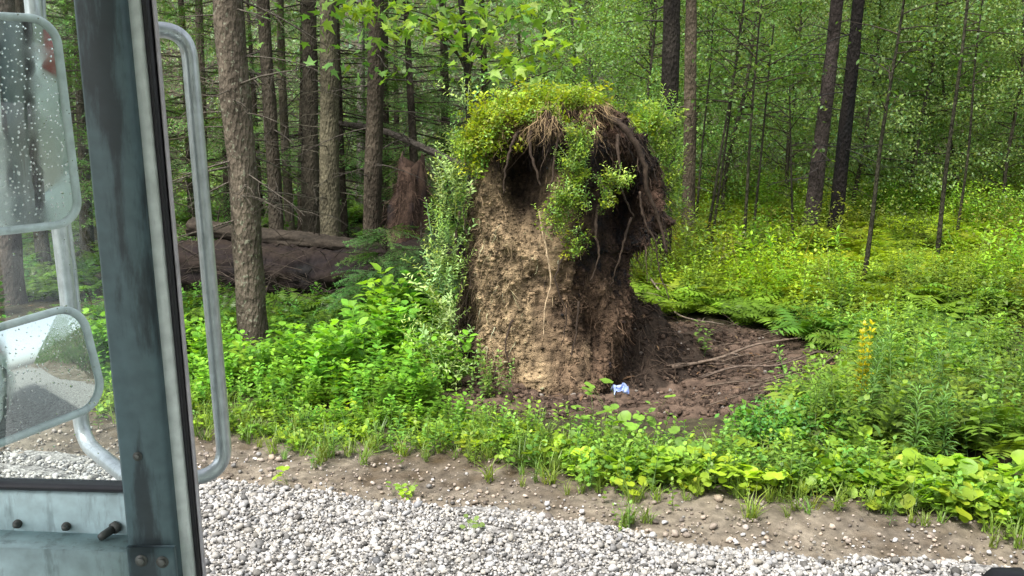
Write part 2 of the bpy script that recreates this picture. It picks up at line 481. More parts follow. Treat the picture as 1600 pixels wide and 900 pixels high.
# ------------------------------------------------------------------ tree builders (local coordinates, base at the origin)
def trunk_mesh(mb, H, r0, r1, seed, col, sides=18, seg=60, wob=0.03, flare=0.35, amp=0.035):
    z = np.linspace(-0.3, H, seg); t = np.clip(z / H, 0, 1)
    cx = fbm(np.stack([z * .25, z * 0 + seed, z * 0], -1), 2, seed) * wob; cy = fbm(np.stack([z * .25, z * 0 + seed + 9, z * 0], -1), 2, seed + 3) * wob
    cx -= cx[0]; cy -= cy[0]
    r = r0 + (r1 - r0) * t + r0 * flare * np.exp(-np.clip(z, 0, None) / .22)
    th = np.arange(sides) * 2 * math.pi / sides
    X = np.cos(th)[None] * np.ones((seg, 1)); Y = np.sin(th)[None] * np.ones((seg, 1)); Z = z[:, None] * np.ones((1, sides))
    nz = fbm(np.stack([X * 2.2, Y * 2.2, Z * 2.5 + seed], -1), 4, seed)
    R = r[:, None] * (1 + amp * 2.2 * nz)
    V = np.stack([cx[:, None] + X * R, cy[:, None] + Y * R, Z], -1).reshape(-1, 3)
    i = np.arange(seg - 1)[:, None] * sides; j = np.arange(sides)[None]
    Q = np.stack([i + j, i + (j + 1) % sides, i + sides + (j + 1) % sides, i + sides + j], -1).reshape(-1, 4)
    nn = fbm(V * np.array([6, 6, 2.5]), 3, seed + 5)[:, None]
    mb.add(V, Q, np.clip(np.array(col) * (1 + .45 * nn), .008, 1))
    return lambda zz: (np.array([np.interp(zz, z, cx), np.interp(zz, z, cy), zz]), float(np.interp(zz, z, r)))

def dead_limbs(mb, at, z0, z1, n, seed, col, ln=(.5, 1.6), r=.012, twigs=5, droop=.35):
    q = random.Random(seed)
    for k in range(n):
        z = q.uniform(z0, z1); p, rr = at(z); az = q.uniform(0, 6.28); e = q.uniform(-.35, .25)
        L_ = q.uniform(*ln); d = dirv(az, e); pts = [p + d * rr * .6]; 
        for i in range(5):
            d = d + np.array([q.uniform(-.12, .12), q.uniform(-.12, .12), q.uniform(-.1, .04) * droop * 3]); d /= np.linalg.norm(d)
            pts.append(pts[-1] + d * L_ / 5)
        rb = r * q.uniform(.6, 1.3)
        tube(mb, pts, np.linspace(rb, rb * .25, 6), 4, col, caps=False)
        for j in range(twigs):
            i = q.randint(1, 4); b = pts[i] + (pts[i + 1] - pts[i]) * q.random()
            dd = d * .6 + dirv(q.uniform(0, 6.28), q.uniform(-.7, .4)); dd /= np.linalg.norm(dd); lt = L_ * q.uniform(.15, .4)
            m_ = b + dd * lt * .5 + np.array([0, 0, -.04 * lt]); e_ = m_ + (dd + np.array([q.uniform(-.3, .3), q.uniform(-.3, .3), -.3])) * lt * .5
            tube(mb, [b, m_, e_], [rb * .4, rb * .3, rb * .15], 3, col, caps=False)

def needle_limbs(mbw, mbn, at, z0, z1, n, seed, reach0, reach1, col=(.05, .04, .03), sprays=SPRAYS, dens=1.0, cm=(1, 1, 1), spsc=1.0):
    q = random.Random(seed); pos = []; dirs = []
    for k in range(n):
        t = (k + q.random()) / n; z = z0 + (z1 - z0) * t; p, rr = at(z); az = q.uniform(0, 6.28)
        L_ = (reach0 + (reach1 - reach0) * t) * q.uniform(.65, 1.15); e = -.1 + .5 * t + q.uniform(-.12, .12)
        d = dirv(az, e); pts = [p]
        for i in range(5):
            d = d + np.array([0, 0, -.09 + .05 * i]); d /= np.linalg.norm(d); pts.append(pts[-1] + d * L_ / 5)
        tube(mbw, pts, np.linspace(.016, .004, 6) * (.6 + L_ * .4), 4, col, caps=False)
        m = max(4, int(L_ * 9 * dens))
        for j in range(m):
            u = .12 + .88 * (j + q.random()) / m; i = min(4, int(u * 5)); b = pts[i] + (pts[i + 1] - pts[i]) * (u * 5 - i)
            a2 = az + q.choice((-1, 1)) * q.uniform(.3, 1.1) * (1.1 - u * .6)
            pos.append(b); dirs.append(dirv(a2, e * .5 - q.uniform(.0, .55)))
    pos = np.array(pos); dirs = np.array(dirs)
    for k, sp in enumerate(sprays):
        s_ = slice(k, None, len(sprays)); nn = len(pos[s_])
        scatter(mbn, sp, pos[s_], frames(dirs[s_]), rng.uniform(.7, 1.35, nn) * spsc, colvar(nn, .25, .08) * np.array(cm))

def leafy_crown(mbw, mbn, at, z0, z1, n, seed, reach, leafp, lsize=.07, per=40, col=(.05, .04, .03), cm=(1, 1, 1), up=.35, spread=.28):
    q = random.Random(seed); pos = []; H = z1 - z0
    for k in range(n):
        t = (k + q.random()) / n; z = z0 + H * t; p, rr = at(z); az = q.uniform(0, 6.28)
        L_ = reach * (math.sin(math.pi * (.15 + .8 * t)) * .7 + .3) * q.uniform(.5, 1.15); e = up + q.uniform(-.35, .45)
        d = dirv(az, e); pts = [p]
        for i in range(5):
            d = d + np.array([q.uniform(-.15, .15), q.uniform(-.15, .15), q.uniform(-.12, .06)]); d /= np.linalg.norm(d); pts.append(pts[-1] + d * L_ / 5)
        tube(mbw, pts, np.linspace(.014, .003, 6) * (.5 + L_ * .4), 4, col, caps=False)
        # twigs carry the leaves
        nt_ = max(3, int(L_ * 5))
        for j in range(nt_):
            u = .2 + .8 * (j + q.random()) / nt_; i = min(4, int(u * 5)); b = pts[i] + (pts[i + 1] - pts[i]) * (u * 5 - i)
            dd = dirv(az + q.uniform(-1.3, 1.3), q.uniform(-.5, .5)); lt = L_ * .35 * q.uniform(.5, 1.2)
            tube(mbw, [b, b + dd * lt * .5, b + dd * lt + np.array([0, 0, -.1 * lt])], [.005, .004, .002], 3, col, caps=False)
            m = max(3, int(per * lt))
            tt = rng.uniform(0.1, 1.05, m)[:, None]
            pos.append(b + dd * lt * tt + rng.normal(0, spread * .25, (m, 3)))
    pos = np.concatenate(pos); nn = len(pos)
    d = rng.normal(0, 1, (nn, 3)); d[:, 2] -= .25
    nrm = rng.normal(0, .55, (nn, 3)); nrm[:, 2] += .9
    scatter(mbn, leafp, pos, frames(d, nrm), lsize * rng.uniform(.6, 1.35, nn), colvar(nn, .25, .12) * np.array(cm))

def lean_to(o, base, top):
    d = Vector(tuple(np.array(top) - np.array(base))).normalized()
    o.rotation_euler = (d.to_track_quat('Z', 'Y') @ Matrix.Rotation(random.uniform(0, 6.28), 4, 'Z').to_quaternion()).to_euler()

def tree_at(name, cat, label, group, base, top=None):
    o = empty(name, base, label, cat, group)
    if top is not None: lean_to(o, base, top)
    return o
def child(name, mb, mats, parent, smooth=False):
    o = bpy.data.objects.new(name, mb.mesh(name, mats, smooth)); COL.objects.link(o); o.parent = parent; return o
def copy_tree(src, loc, rz, sc=1.0, label=None, group=None, lean=0.0):
    r = src.copy(); COL.objects.link(r); r.location = tuple(float(v) for v in loc)
    r.rotation_euler = (random.uniform(-lean, lean), random.uniform(-lean, lean), rz); r.scale = (sc, sc, sc * random.uniform(.9, 1.12))
    if label: r['label'] = label
    if group: r['group'] = group
    for ch in src.children:
        c = ch.copy(); COL.objects.link(c); c.parent = r
    return r
def base_at(px, py, Y):
    """foot of a tree: picture column px at depth Y, on the terrain"""
    x = P(px, py, Y)[0]; return np.array([x, Y, float(terr0(x, Y))])

# ------------------------------------------------------------------ the setting: ground, dirt verge, gravel road, hill
dirt_line = [(150, 632), (330, 656), (500, 686), (700, 690), (850, 735), (1000, 765), (1200, 780), (1400, 800), (1600, 845), (1750, 880)]
PIT = poly([(690, 650), (715, 600), (760, 540), (930, 500), (1090, 500), (1240, 520), (1320, 570), (1310, 630), (1180, 654), (1040, 654), (960, 645), (860, 645)])
DL = poly(dirt_line)
def veg_s(x):
    """world y of the line where plants begin"""
    o = np.argsort(DL[:, 0]); return np.interp(x, DL[o, 0], DL[o, 1])

gx = np.concatenate([np.linspace(-240, -16, 26), np.linspace(-15.5, -5.1, 50), np.linspace(-5, 7, 340), np.linspace(7.1, 20, 60), np.linspace(21, 240, 26)])
gy = np.concatenate([np.linspace(-240, -22, 24), np.linspace(-21, 3.4, 60), np.linspace(3.5, 12, 280), np.linspace(12.1, 30, 90), np.linspace(31, 100, 36), np.linspace(110, 260, 8)])
X, Y = np.meshgrid(gx, gy)
Z = terr(X, Y)
s = sdist(X, Y)
road = (s < 0) & (s > -7.5)
Z = np.where(road, Z * .0 - .03, Z)
pw_ = fbm(np.stack([X, Y, X * 0], -1) * 2.5, 3, 77) * .16; pit_m = inpoly(X + pw_, Y + pw_[::-1] * 0 + pw_ * .7, PIT)
nz = fbm(np.stack([X, Y, X * 0], -1) * 1.3, 4, 21)
fine = fbm(np.stack([X, Y, X * 0], -1) * 9, 3, 22)
veg = (Y > veg_s(X) + .12 * nz) & (s > 0)
cd = np.zeros(X.shape + (3,))
cd[:] = (0.105, 0.09, 0.07)                                            # wet brown-grey verge
cd[s > 0.0] = (0.115, 0.095, 0.071)
cd += (nz * .035 + fine * .03)[..., None] * np.array([1, .95, .85])
sand = np.clip(nz * 1.6 - .15, 0, 1)[..., None] * (~veg)[..., None]; cd = cd * (1 - sand * .6) + np.array([.18, .152, .112]) * sand * .6
cv = np.array([0.045, 0.038, 0.022]) * (1 + .5 * fine[..., None]) ; cd = np.where(veg[..., None], cv, cd)
cp = np.array([0.072, 0.049, 0.035]) * (1 + .35 * nz[..., None] + .4 * fine[..., None]); cd = np.where(pit_m[..., None], cp, cd)
ddm = MOUND(X, Y) + .05 * nz > .07; cd = np.where(ddm[..., None], np.array([.03, .021, .015]) * (1 + .5 * fine[..., None]), cd)
Z = np.where(pit_m, Z + fine * .03, Z)
Z = np.where((s > 0) & ~veg, Z + np.abs(fine) * -.02, Z)
ny, nx = X.shape
i = np.arange(ny - 1)[:, None] * nx; j = np.arange(nx - 1)[None]
Q = np.stack([i + j, i + j + 1, i + nx + j + 1, i + nx + j], -1).reshape(-1, 4)
mb = MB(); mb.add(np.stack([X, Y, Z], -1), Q, np.clip(cd, .01, 1).reshape(-1, 3))
tag(mb.build('ground', M_earth, smooth=True), 'brown forest soil and verge', None, None, 'structure')

# gravel road: a sheet along the road
m, N, L, bs = material("gravel_sheet")
tc = N.new("ShaderNodeTexCoord"); vo = N.new("ShaderNodeTexVoronoi"); vo.inputs['Scale'].default_value = 38; L.new(tc.outputs['Object'], vo.inputs['Vector'])
cr = N.new("ShaderNodeValToRGB"); cr.color_ramp.elements[0].color = (.06, .055, .05, 1); cr.color_ramp.elements[1].color = (.34, .33, .31, 1)
sp_ = N.new("ShaderNodeSeparateColor"); L.new(vo.outputs['Color'], sp_.inputs[0]); L.new(sp_.outputs[0], cr.inputs[0]); L.new(cr.outputs[0], bs.inputs['Base Color'])
bs.inputs['Roughness'].default_value = .8; bump(N, L, bs, vo.outputs['Distance'], .8, .015)
tt = np.concatenate([np.linspace(-90, -6, 40), np.linspace(-5.8, 9, 120), np.linspace(9.5, 90, 40)]); oo = np.linspace(-7.0, .02, 60)
T, O = np.meshgrid(tt, oo)
wavy = np.where(O > -.2, fbm(np.stack([T * 1.5, T * 0, T * 0], -1), 3, 5) * .12, 0)
Xr = EDGE0[0] + RD[0] * T + RN[0] * (O + wavy); Yr = EDGE0[1] + RD[1] * T + RN[1] * (O + wavy)
Zr = .014 + .02 * fbm(np.stack([Xr, Yr, Xr * 0], -1) * 2, 3, 8) + .03 * (1 - np.exp(np.clip(O, -9, 0) * 1.2))
ny, nx = T.shape; i = np.arange(ny - 1)[:, None] * nx; j = np.arange(nx - 1)[None]
Q = np.stack([i + j, i + j + 1, i + nx + j + 1, i + nx + j], -1).reshape(-1, 4)
mb = MB(); mb.add(np.stack([Xr, Yr, Zr], -1), Q)
tag(mb.build('gravel_road', m, smooth=True), 'pale grey gravel road surface', None, None, 'structure')

# stones
ico = (1 + 5 ** .5) / 2
IV = np.array([[-1, ico, 0], [1, ico, 0], [-1, -ico, 0], [1, -ico, 0], [0, -1, ico], [0, 1, ico], [0, -1, -ico], [0, 1, -ico], [ico, 0, -1], [ico, 0, 1], [-ico, 0, -1], [-ico, 0, 1]]) / 1.9
IF = np.array([[0, 11, 5], [0, 5, 1], [0, 1, 7], [0, 7, 10], [0, 10, 11], [1, 5, 9], [5, 11, 4], [11, 10, 2], [10, 7, 6], [7, 1, 8], [3, 9, 4], [3, 4, 2], [3, 2, 6], [3, 6, 8], [3, 8, 9], [4, 9, 5], [2, 4, 11], [6, 2, 10], [8, 6, 7], [9, 8, 1]])
def stone(seed):
    r_ = np.random.default_rng(seed); return IV * (1 + r_.uniform(-.28, .28, (12, 1))), IF, C3((1, 1, 1), 12)
STONES = [stone(k) for k in range(8)]
def stones(mb, x, y, z, size, cols, flat=.65):
    n = len(x); pos = np.stack([x, y, z], -1)
    for k in range(8):
        s_ = slice(k, None, 8); m_ = len(pos[s_])
        sc = size[s_][:, None] * np.stack([rng.uniform(.8, 1.3, m_), rng.uniform(.7, 1.1, m_), rng.uniform(.5, .9, m_) * flat / .65], -1)
        scatter(mb, STONES[k], pos[s_], tiltz(rng.uniform(0, 6.28, m_), rng.uniform(0, .6, m_)), sc, cols[s_])
def greys(n, lo=.10, hi=.62, p=1.0):
    g = lo + (hi - lo) * rng.beta(1.5, 1.0, n) ** p
    t = rng.normal(0, .03, (n, 1)); return np.clip(g[:, None] * np.concatenate([1 + t + .02, 1 + t * .3, 1 - t - .02], 1), .03, .8)
mb = MB()
n = 165000
t = rng.uniform(-2.2, 5.8, n); o = rng.uniform(-3.6, .06, n); o += np.where(rng.random(n) < .04, rng.exponential(.18, n), 0)
o += np.where(o > -.25, fbm(np.stack([t * 1.5, t * 0, t * 0], -1), 3, 5) * .12, 0)
x = EDGE0[0] + RD[0] * t + RN[0] * o; y = EDGE0[1] + RD[1] * t + RN[1] * o
keep = (np.abs(x) / np.clip(y, .1, None) < .72) & (y > 2.9); x, y, o = x[keep], y[keep], o[keep]; n = len(x)
sz = np.clip(rng.lognormal(math.log(.0072), .5, n), .0035, .03)
z = np.where(o < 0, .02 + .02 * fbm(np.stack([x, y, x * 0], -1) * 2, 3, 8) + .03 * (1 - np.exp(np.clip(o, -9, 0) * 1.2)), terr(x, y)) + sz * rng.uniform(.1, .9, n)
stones(mb, x, y, z, sz, greys(n, .06, .44, 1.0) * np.array([1.02, 1, .95]))
tag(mb.build('gravel', M_stone), 'loose pale crushed stone covering the road', None, None, 'stuff')
# pebbles and clods in the verge
mb = MB(); n = 4200
x = rng.uniform(-4, 5.5, n); o = rng.exponential(.8, n); t = (x - EDGE0[0]) / RD[0]; y = EDGE0[1] + RD[1] * t + RN[1] * o
keep = y < veg_s(x) + .3; x, y = x[keep], y[keep]; n = len(x)
sz = np.clip(rng.lognormal(math.log(.0075), .55, n), .003, .04); cl = greys(n, .08, .4, 1.6) * np.array([1.05, .9, .75])
wh = rng.random(n) < .06; cl[wh] = greys(wh.sum(), .4, .6)
stones(mb, x, y, terr(x, y) + sz * .2, sz, cl)
tag(mb.build('verge_pebbles', M_stone), 'scattered pebbles and clods in the muddy verge', None, None, 'stuff')
# crumbs in the pit
mb = MB(); n = 14000
x = rng.uniform(-.8, 4, n); y = rng.uniform(7.4, 11.5, n); keep = inpoly(x + rng.normal(0, .12, n), y + rng.normal(0, .12, n), PIT) | (MOUND(x, y) > .05) | ((y > veg_s(x) + .35) & (y < 8.7) & (x < 2.3) & (x > -.5))
x, y = x[keep], y[keep]; n = len(x); sz = np.clip(rng.lognormal(math.log(.013), .55, n), .005, .06)
cl = np.array([.078, .053, .038]) * rng.uniform(.4, 1.9, (n, 1)); cl = np.where((MOUND(x, y) > .1)[:, None], cl * .5, cl); cl[rng.random(n) < .02] = (.25, .22, .19)
stones(mb, x, y, terr(x, y) + sz * .2, sz, cl)
tag(mb.build('pit_soil', M_soil), 'loose dark soil crumbs in the root pit', None, None, 'stuff')

# ------------------------------------------------------------------ the uprooted root plate
WY = 9.1
def wz(py): return P(800, py, WY)[2]
def wx(px, py=400): return P(px, py, WY)[0]
lv = [  # picture row, left and right outline, front bulge, back depth
    (640, 716, 905, .70, .5), (600, 720, 935, .58, .55), (560, 718, 962, .50, .6), (520, 712, 978, .46, .65), (470, 714, 984, .43, .65), (425, 720, 980, .42, .6),
    (398, 724, 985, .44, .6), (380, 727, 1026, .46, .6), (350, 732, 1034, .48, .55), (300, 742, 1022, .50, .55), (260, 752, 1010, .52, .5), (230, 762, 1003, .54, .5),
    (205, 772, 995, .52, .45), (190, 785, 985, .46, .4), (178, 805, 962, .36, .32), (170, 840, 935, .22, .22), (166, 870, 915, .08, .1)]
lv = np.array(lv, float)
npy = np.linspace(640, 166, 240); nth = 360
xl = np.interp(-npy, -lv[:, 0], [wx(a, b) for a, b in zip(lv[:, 1], lv[:, 0])])
xr = np.interp(-npy, -lv[:, 0], [wx(a, b) for a, b in zip(lv[:, 2], lv[:, 0])])
fb = np.interp(-npy, -lv[:, 0], lv[:, 3]); bb = np.interp(-npy, -lv[:, 0], lv[:, 4])
zz = np.array([wz(a) for a in npy])
th = np.arange(nth) * 2 * math.pi / nth
c_, s_ = np.cos(th), np.sin(th)
ex = np.sign(c_) * np.abs(c_) ** .62; ey = np.sign(s_) * np.abs(s_) ** .8
cx = (xl + xr) / 2; hw = (xr - xl) / 2
Xw = cx[:, None] + hw[:, None] * ex[None]
Yw = WY + np.where(s_[None] < 0, fb[:, None] * ey[None], bb[:, None] * ey[None])
Zw = zz[:, None] + 0 * Xw
Pw = np.stack([Xw, Yw, Zw], -1)
nrm = np.stack([ex[None] * 1.0 + 0 * Xw, ey[None] + 0 * Xw, 0 * Xw], -1); nrm /= np.linalg.norm(nrm, axis=-1, keepdims=True)
PXw = 800 + F * Xw / (Yw * 1.0) ; ZPw = npy[:, None] + 0 * Xw        # design coordinates of the front face
def bump2(cxp, cyp, rx, ry): return np.exp(-(((800 + (Xw / wx(900, 400)) * 100 - cxp) / rx) ** 2 + ((ZPw - cyp) / ry) ** 2) * 1.0) * (s_[None] < 0.1)
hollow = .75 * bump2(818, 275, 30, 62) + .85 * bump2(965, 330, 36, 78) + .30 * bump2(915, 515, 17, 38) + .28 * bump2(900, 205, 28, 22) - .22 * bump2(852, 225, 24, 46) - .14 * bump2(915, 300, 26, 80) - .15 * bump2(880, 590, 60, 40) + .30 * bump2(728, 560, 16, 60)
px_0 = 800 + (Xw / wx(900, 400)) * 100
big = fbm(Pw * np.array([1.6, 1.6, 1.1]), 3, 31); mid = fbm(Pw * np.array([7, 7, 3.2]), 4, 32); fin = fbm(Pw * np.array([24, 24, 12]), 4, 33, .6)
Pw = Pw + nrm * (big * .10 + mid * .055 + np.abs(fin) * .03 - .03)[..., None]
hood = np.clip((235 - ZPw) / 40, 0, 1) + np.clip((px_0 - 985) / 25, 0, 1) * (ZPw < 400)
rag = fbm(Pw * 3.2, 3, 51); rag2 = fbm(Pw * 8.5, 3, 52)
Pw = Pw + nrm * ((rag * .16 + rag2 * .07) * np.clip(hood, 0, 1))[..., None]
Pw[..., 2] += (rag2 * .07 + rag * .05) * np.clip((260 - ZPw) / 60, 0, 1)
Pw[..., 1] += hollow
# colour: sandy face on the left, dark humus near the rim and on the right
px_ = 800 + (Xw / wx(900, 400)) * 100
tan = np.array([.24, .175, .102]); dk = np.array([.026, .018, .013]); red = np.array([.085, .05, .034]); mdk = np.array([.12, .08, .05])
k1 = np.clip((905 - px_ + mid * 40) / 90, 0, 1) * np.clip((ZPw - 235 + big * 30) / 60, 0, 1)
low = np.clip((ZPw - 395 + mid * 30) / 50, 0, 1) * np.clip((1000 - px_) / 50, 0, 1)
cw = dk + (red - dk) * np.clip(.25 + .6 * mid + low * .6, 0, 1)[..., None]
cw = cw * (1 - low[..., None] * .7) + mdk * low[..., None] * .7
cw = cw * (1 - k1[..., None]) + tan * k1[..., None]
edge = np.clip((750 + mid * 15 - px_) / 18, 0, 1)[..., None]; cw = cw * (1 - edge * .75) + dk * edge * .75
hh = np.clip(hollow * 3.2 - .15, 0, 1)[..., None]; cw = cw * (1 - hh * .85) + np.array([.03, .02, .014]) * hh * .85  # shade of the hollows painted into the soil colour
cw *= (1 + .55 * fin + .25 * mid)[..., None]
root = empty('root_plate', (wx(850), WY, 0), 'tall uprooted tree root plate of sandy soil and dark hanging roots beside the road', 'root plate')
mb = MB()
i = np.arange(239)[:, None] * nth; j = np.arange(nth)[None]
Q = np.stack([i + j, i + (j + 1) % nth, i + nth + (j + 1) % nth, i + nth + j], -1).reshape(-1, 4)
mb.add(Pw, Q, np.clip(cw, .012, 1).reshape(-1, 3))
mb.F.append(np.array([np.arange(nth) + 239 * nth])); mb.M.append(np.zeros(1, np.int32))
# crumbs stuck to the face
def surf(cond, n):
    k = np.argwhere(cond); q = k[rng.integers(0, len(k), n)]
    return Pw[q[:, 0], q[:, 1]], cw[q[:, 0], q[:, 1]], nrm[q[:, 0], q[:, 1]]
front = s_[None] < .25 + 0 * Xw
p, c, nn_ = surf(front, 22000)
sz = np.clip(rng.lognormal(math.log(.0085), .5, len(p)), .004, .035)
stones(mb, p[:, 0], p[:, 1], p[:, 2], sz, np.clip(c * rng.uniform(.45, 1.4, (len(p), 1)), .015, .4), flat=.65)
mb.build('soil_body', M_soil, root)
# hair strands that hang from the face
def strands(mb, p, n, ln, wd, cols, hang=.9, out=.25):
    N_ = len(p); d = n * out + rng.normal(0, .28, (N_, 3)); d[:, 2] -= hang
    seg = 5; q = p + n * .005; L_ = ln[:, None] / seg
    side = rng.normal(0, 1, (N_, 3)); side /= np.linalg.norm(side, axis=1, keepdims=True)
    rows = []
    for k in range(seg + 1):
        w_ = (wd * (1 - .75 * k / seg))[:, None]
        rows += [q - side * w_, q + side * w_]
        d = d / np.linalg.norm(d, axis=1, keepdims=True); q = q + d * L_; d = d + rng.normal(0, .28, (N_, 3)); d[:, 2] -= .12
    V = np.stack(rows, 1)
    fk = []
    for k in range(seg): a = 2 * k; fk += [[a, a + 1, a + 3, a + 2]]
    Fa = (np.array(fk)[None] + (np.arange(N_) * V.shape[1])[:, None, None]).reshape(-1, 4)
    mb.add(V.reshape(-1, 3), Fa, np.repeat(cols, V.shape[1], 0))
mb = MB()
p, c, nn_ = surf(front, 4600)
strands(mb, p, nn_, rng.uniform(.05, .22, len(p)), rng.uniform(.0015, .0045, len(p)), np.clip(c * rng.uniform(.5, 1.9, (len(p), 1)), .02, .35))
rim = front & ((ZPw < 235) | ((ZPw > 355) & (ZPw < 400) & (px_ > 980)) | (px_ < 735) | ((px_ > 1000) & (ZPw < 400)))
p, c, nn_ = surf(rim, 1000)
strands(mb, p, nn_, rng.uniform(.12, .5, len(p)), rng.uniform(.002, .007, len(p)), np.clip(np.array([.035, .025, .018]) * rng.uniform(.4, 2.4, (len(p), 1)), .015, .3), out=.5)
q_ = rng.normal(0, .36, (1500, 2)) + [1.3, 9.45]; q_ = q_[(MOUND(q_[:, 0], q_[:, 1]) > .12) & (q_[:, 1] < 9.7)]
pm = np.stack([q_[:, 0], q_[:, 1], terr(q_[:, 0], q_[:, 1])], -1); nm = np.tile([.2, -.75, .35], (len(pm), 1))
strands(mb, pm, nm, rng.uniform(.08, .4, len(pm)), rng.uniform(.002, .008, len(pm)), np.array([.04, .028, .02]) * rng.uniform(.4, 2.4, (len(pm), 1)), .3, .6)
mb.build('fine_roots', M_wood, root)['kind'] = 'stuff'
def rootpath(pts, r, col, jit=.02, name='root', label=None, sides=7):
    pts = smoothpath(np.array([P(a, b, c) for a, b, c in pts]), 7); pts = pts + rng.normal(0, jit * .25, pts.shape)
    mb = MB(); n_ = len(pts); cc = np.array(col) * (1 + .2 * rng.normal(0, 1, (n_, 1)))
    tube(mb, pts, np.linspace(r, r * .4, n_) * (1 + .12 * rng.normal(0, 1, n_)), sides, np.clip(cc, .01, 1))
    o = mb.build(name, M_wood, root, smooth=True)
    if label: o['label'] = label
rootpath([(842, 330, 8.55), (850, 372, 8.52), (858, 415, 8.5), (860, 445, 8.48), (852, 478, 8.46), (849, 528, 8.44)], .012, (.36, .27, .17), .01, label='long pale bare root hanging down the sandy face')
for pts, r in [([(905, 240, 8.55), (915, 300, 8.45), (905, 345, 8.4), (896, 395, 8.38)], .02),
               ([(940, 180, 8.7), (975, 200, 8.6), (1003, 245, 8.6), (1012, 300, 8.62), (1030, 345, 8.65), (1042, 395, 8.6)], .055),
               ([(965, 210, 8.6), (968, 260, 8.5), (972, 300, 8.5), (990, 340, 8.5)], .03),
               ([(1000, 300, 8.6), (1005, 340, 8.55), (1024, 380, 8.5), (1030, 420, 8.5), (1046, 470, 8.4)], .02),
               ([(900, 190, 8.6), (880, 205, 8.5), (868, 235, 8.42), (862, 290, 8.4)], .035),
               ([(835, 195, 8.6), (828, 215, 8.5), (832, 250, 8.42), (845, 290, 8.42)], .04),
               ([(810, 205, 8.6), (800, 225, 8.5), (790, 262, 8.48), (786, 300, 8.5)], .03),
               ([(935, 320, 8.55), (930, 360, 8.42), (936, 400, 8.4), (922, 440, 8.42)], .028),
               ([(720, 330, 8.9), (712, 380, 8.8), (722, 430, 8.72), (714, 480, 8.7)], .025),
               ([(985, 340, 8.6), (975, 380, 8.5), (962, 420, 8.5), (955, 450, 8.55)], .022),
               ([(735, 280, 8.9), (725, 330, 8.8), (730, 370, 8.75)], .02),
               ([(880, 400, 8.5), (868, 440, 8.42), (885, 490, 8.42), (878, 540, 8.4)], .016),
               ([(905, 470, 8.5), (900, 520, 8.42), (892, 560, 8.35)], .02),
               ([(800, 500, 8.45), (790, 540, 8.4), (800, 590, 8.3)], .02)]:
    rootpath(pts, r * .62, (.04, .028, .02))
p, c, nn_ = surf(front & (ZPw < 215) & (px_ < 930), 1500); mb = MB()
strands(mb, p + nn_ * .06 + [0, -.05, .03], nn_, rng.uniform(.1, .32, 1500), rng.uniform(.0015, .004, 1500), np.array([.24, .17, .09]) * rng.uniform(.3, 1.5, (1500, 1)), .6, .7)
mb.build('dead_grass', M_wood, root)['kind'] = 'stuff'
# turf that still covers the top, and the trunk stub behind
mb = MB(); q = []
trunkp = smoothpath(np.array([[wx(860), WY + .3, 1.2], [wx(850), WY + 1.5, 1.15], [wx(835), WY + 4.5, .95], [wx(820), WY + 9, 1.0]]), 8)
tube(mb, trunkp, np.linspace(.3, .16, len(trunkp)), 12, (.07, .055, .045))
mb.build('trunk', M_bark, root, smooth=True)

# ------------------------------------------------------------------ plants on the root plate
def top_points(n, pxa, pxb, pya, pyb, Y0, Y1, flow=None):
    px = rng.uniform(pxa, pxb, n); py = rng.uniform(pya, pyb, n); Yd = rng.uniform(Y0, Y1, n)
    a, b = (px - 800) / F, (450 - py) / F
    return np.stack([a * Yd / (CP + b * SP), Yd, CAMZ + (-SP + b * CP) * Yd / (CP + b * SP)], -1)
SPR = [sprig(k, (20, 30, 16, 24)[k], .17, (.032, .022, .038, .026)[k], [(.14, .215, .022), (.11, .19, .03), (.17, .23, .02), (.09, .17, .03)][k]) for k in range(4)]
SPR_P = [weed(40 + k, .28, .055, .16, 8, 2, (.15, .23, .06), .5, splay=.5) for k in range(4)]
def shrub_on(name, label, cat, blobs, protos, sc=(.8, 1.4), cm=(1, 1, 1), tilt=.9, base=None):
    pos = []
    for (px, py, Y_, rx, ry, rd, n) in blobs:
        if name == 'willowherb': n = int(n * .62)
        u = rng.normal(0, .5, (n, 3)); c = P(px, py, Y_); k = Y_ / F
        pos.append(c + u * np.array([rx * k, rd, ry * k]))
    pos = np.concatenate(pos); mb = MB()
    for k, pr in enumerate(protos):
        q = pos[k::len(protos)]; n = len(q)
        scatter(mb, pr, q, tiltz(rng.uniform(0, 6.28, n), rng.uniform(0, tilt, n)), rng.uniform(*sc, n), colvar(n, .2, .1) * np.array(cm))
    org = pos[:, 0].mean(), pos[:, 1].mean(), pos[:, 2].min()
    return tag(mb.build(name, M_leaf, origin=(0, 0, 0)), label, cat, None, 'stuff' if cat is None else None)
shrub_on('berry_shrub', 'low yellow-green leafy turf growing over the top of the root plate', 'shrub',
         [(805, 188, 8.9, 50, 24, .3, 330), (860, 172, 9.0, 60, 18, .35, 400), (905, 172, 9.1, 36, 16, .3, 160), (765, 215, 8.8, 30, 34, .25, 260), (740, 240, 8.8, 20, 32, .2, 120), (830, 190, 8.6, 40, 9, .12, 70), (1005, 205, 9.5, 30, 20, .2, 60)], SPR, (.6, 1.3), (1.25, 1.12, .7), 1.1)
shrub_on('trailing_shrub', 'bright green leafy shoots hanging down the middle of the root plate', 'shrub',
         [(905, 235, 8.42, 14, 32, .08, 60), (900, 275, 8.38, 20, 28, .1, 80), (888, 320, 8.36, 24, 30, .1, 90), (870, 355, 8.38, 16, 28, .08, 50), (895, 385, 8.36, 10, 22, .06, 16), (960, 295, 8.34, 28, 10, .08, 34), (948, 320, 8.36, 14, 16, .08, 20), (905, 400, 8.36, 14, 10, .06, 10)], SPR + SPR_P[:1], (.55, 1.0))
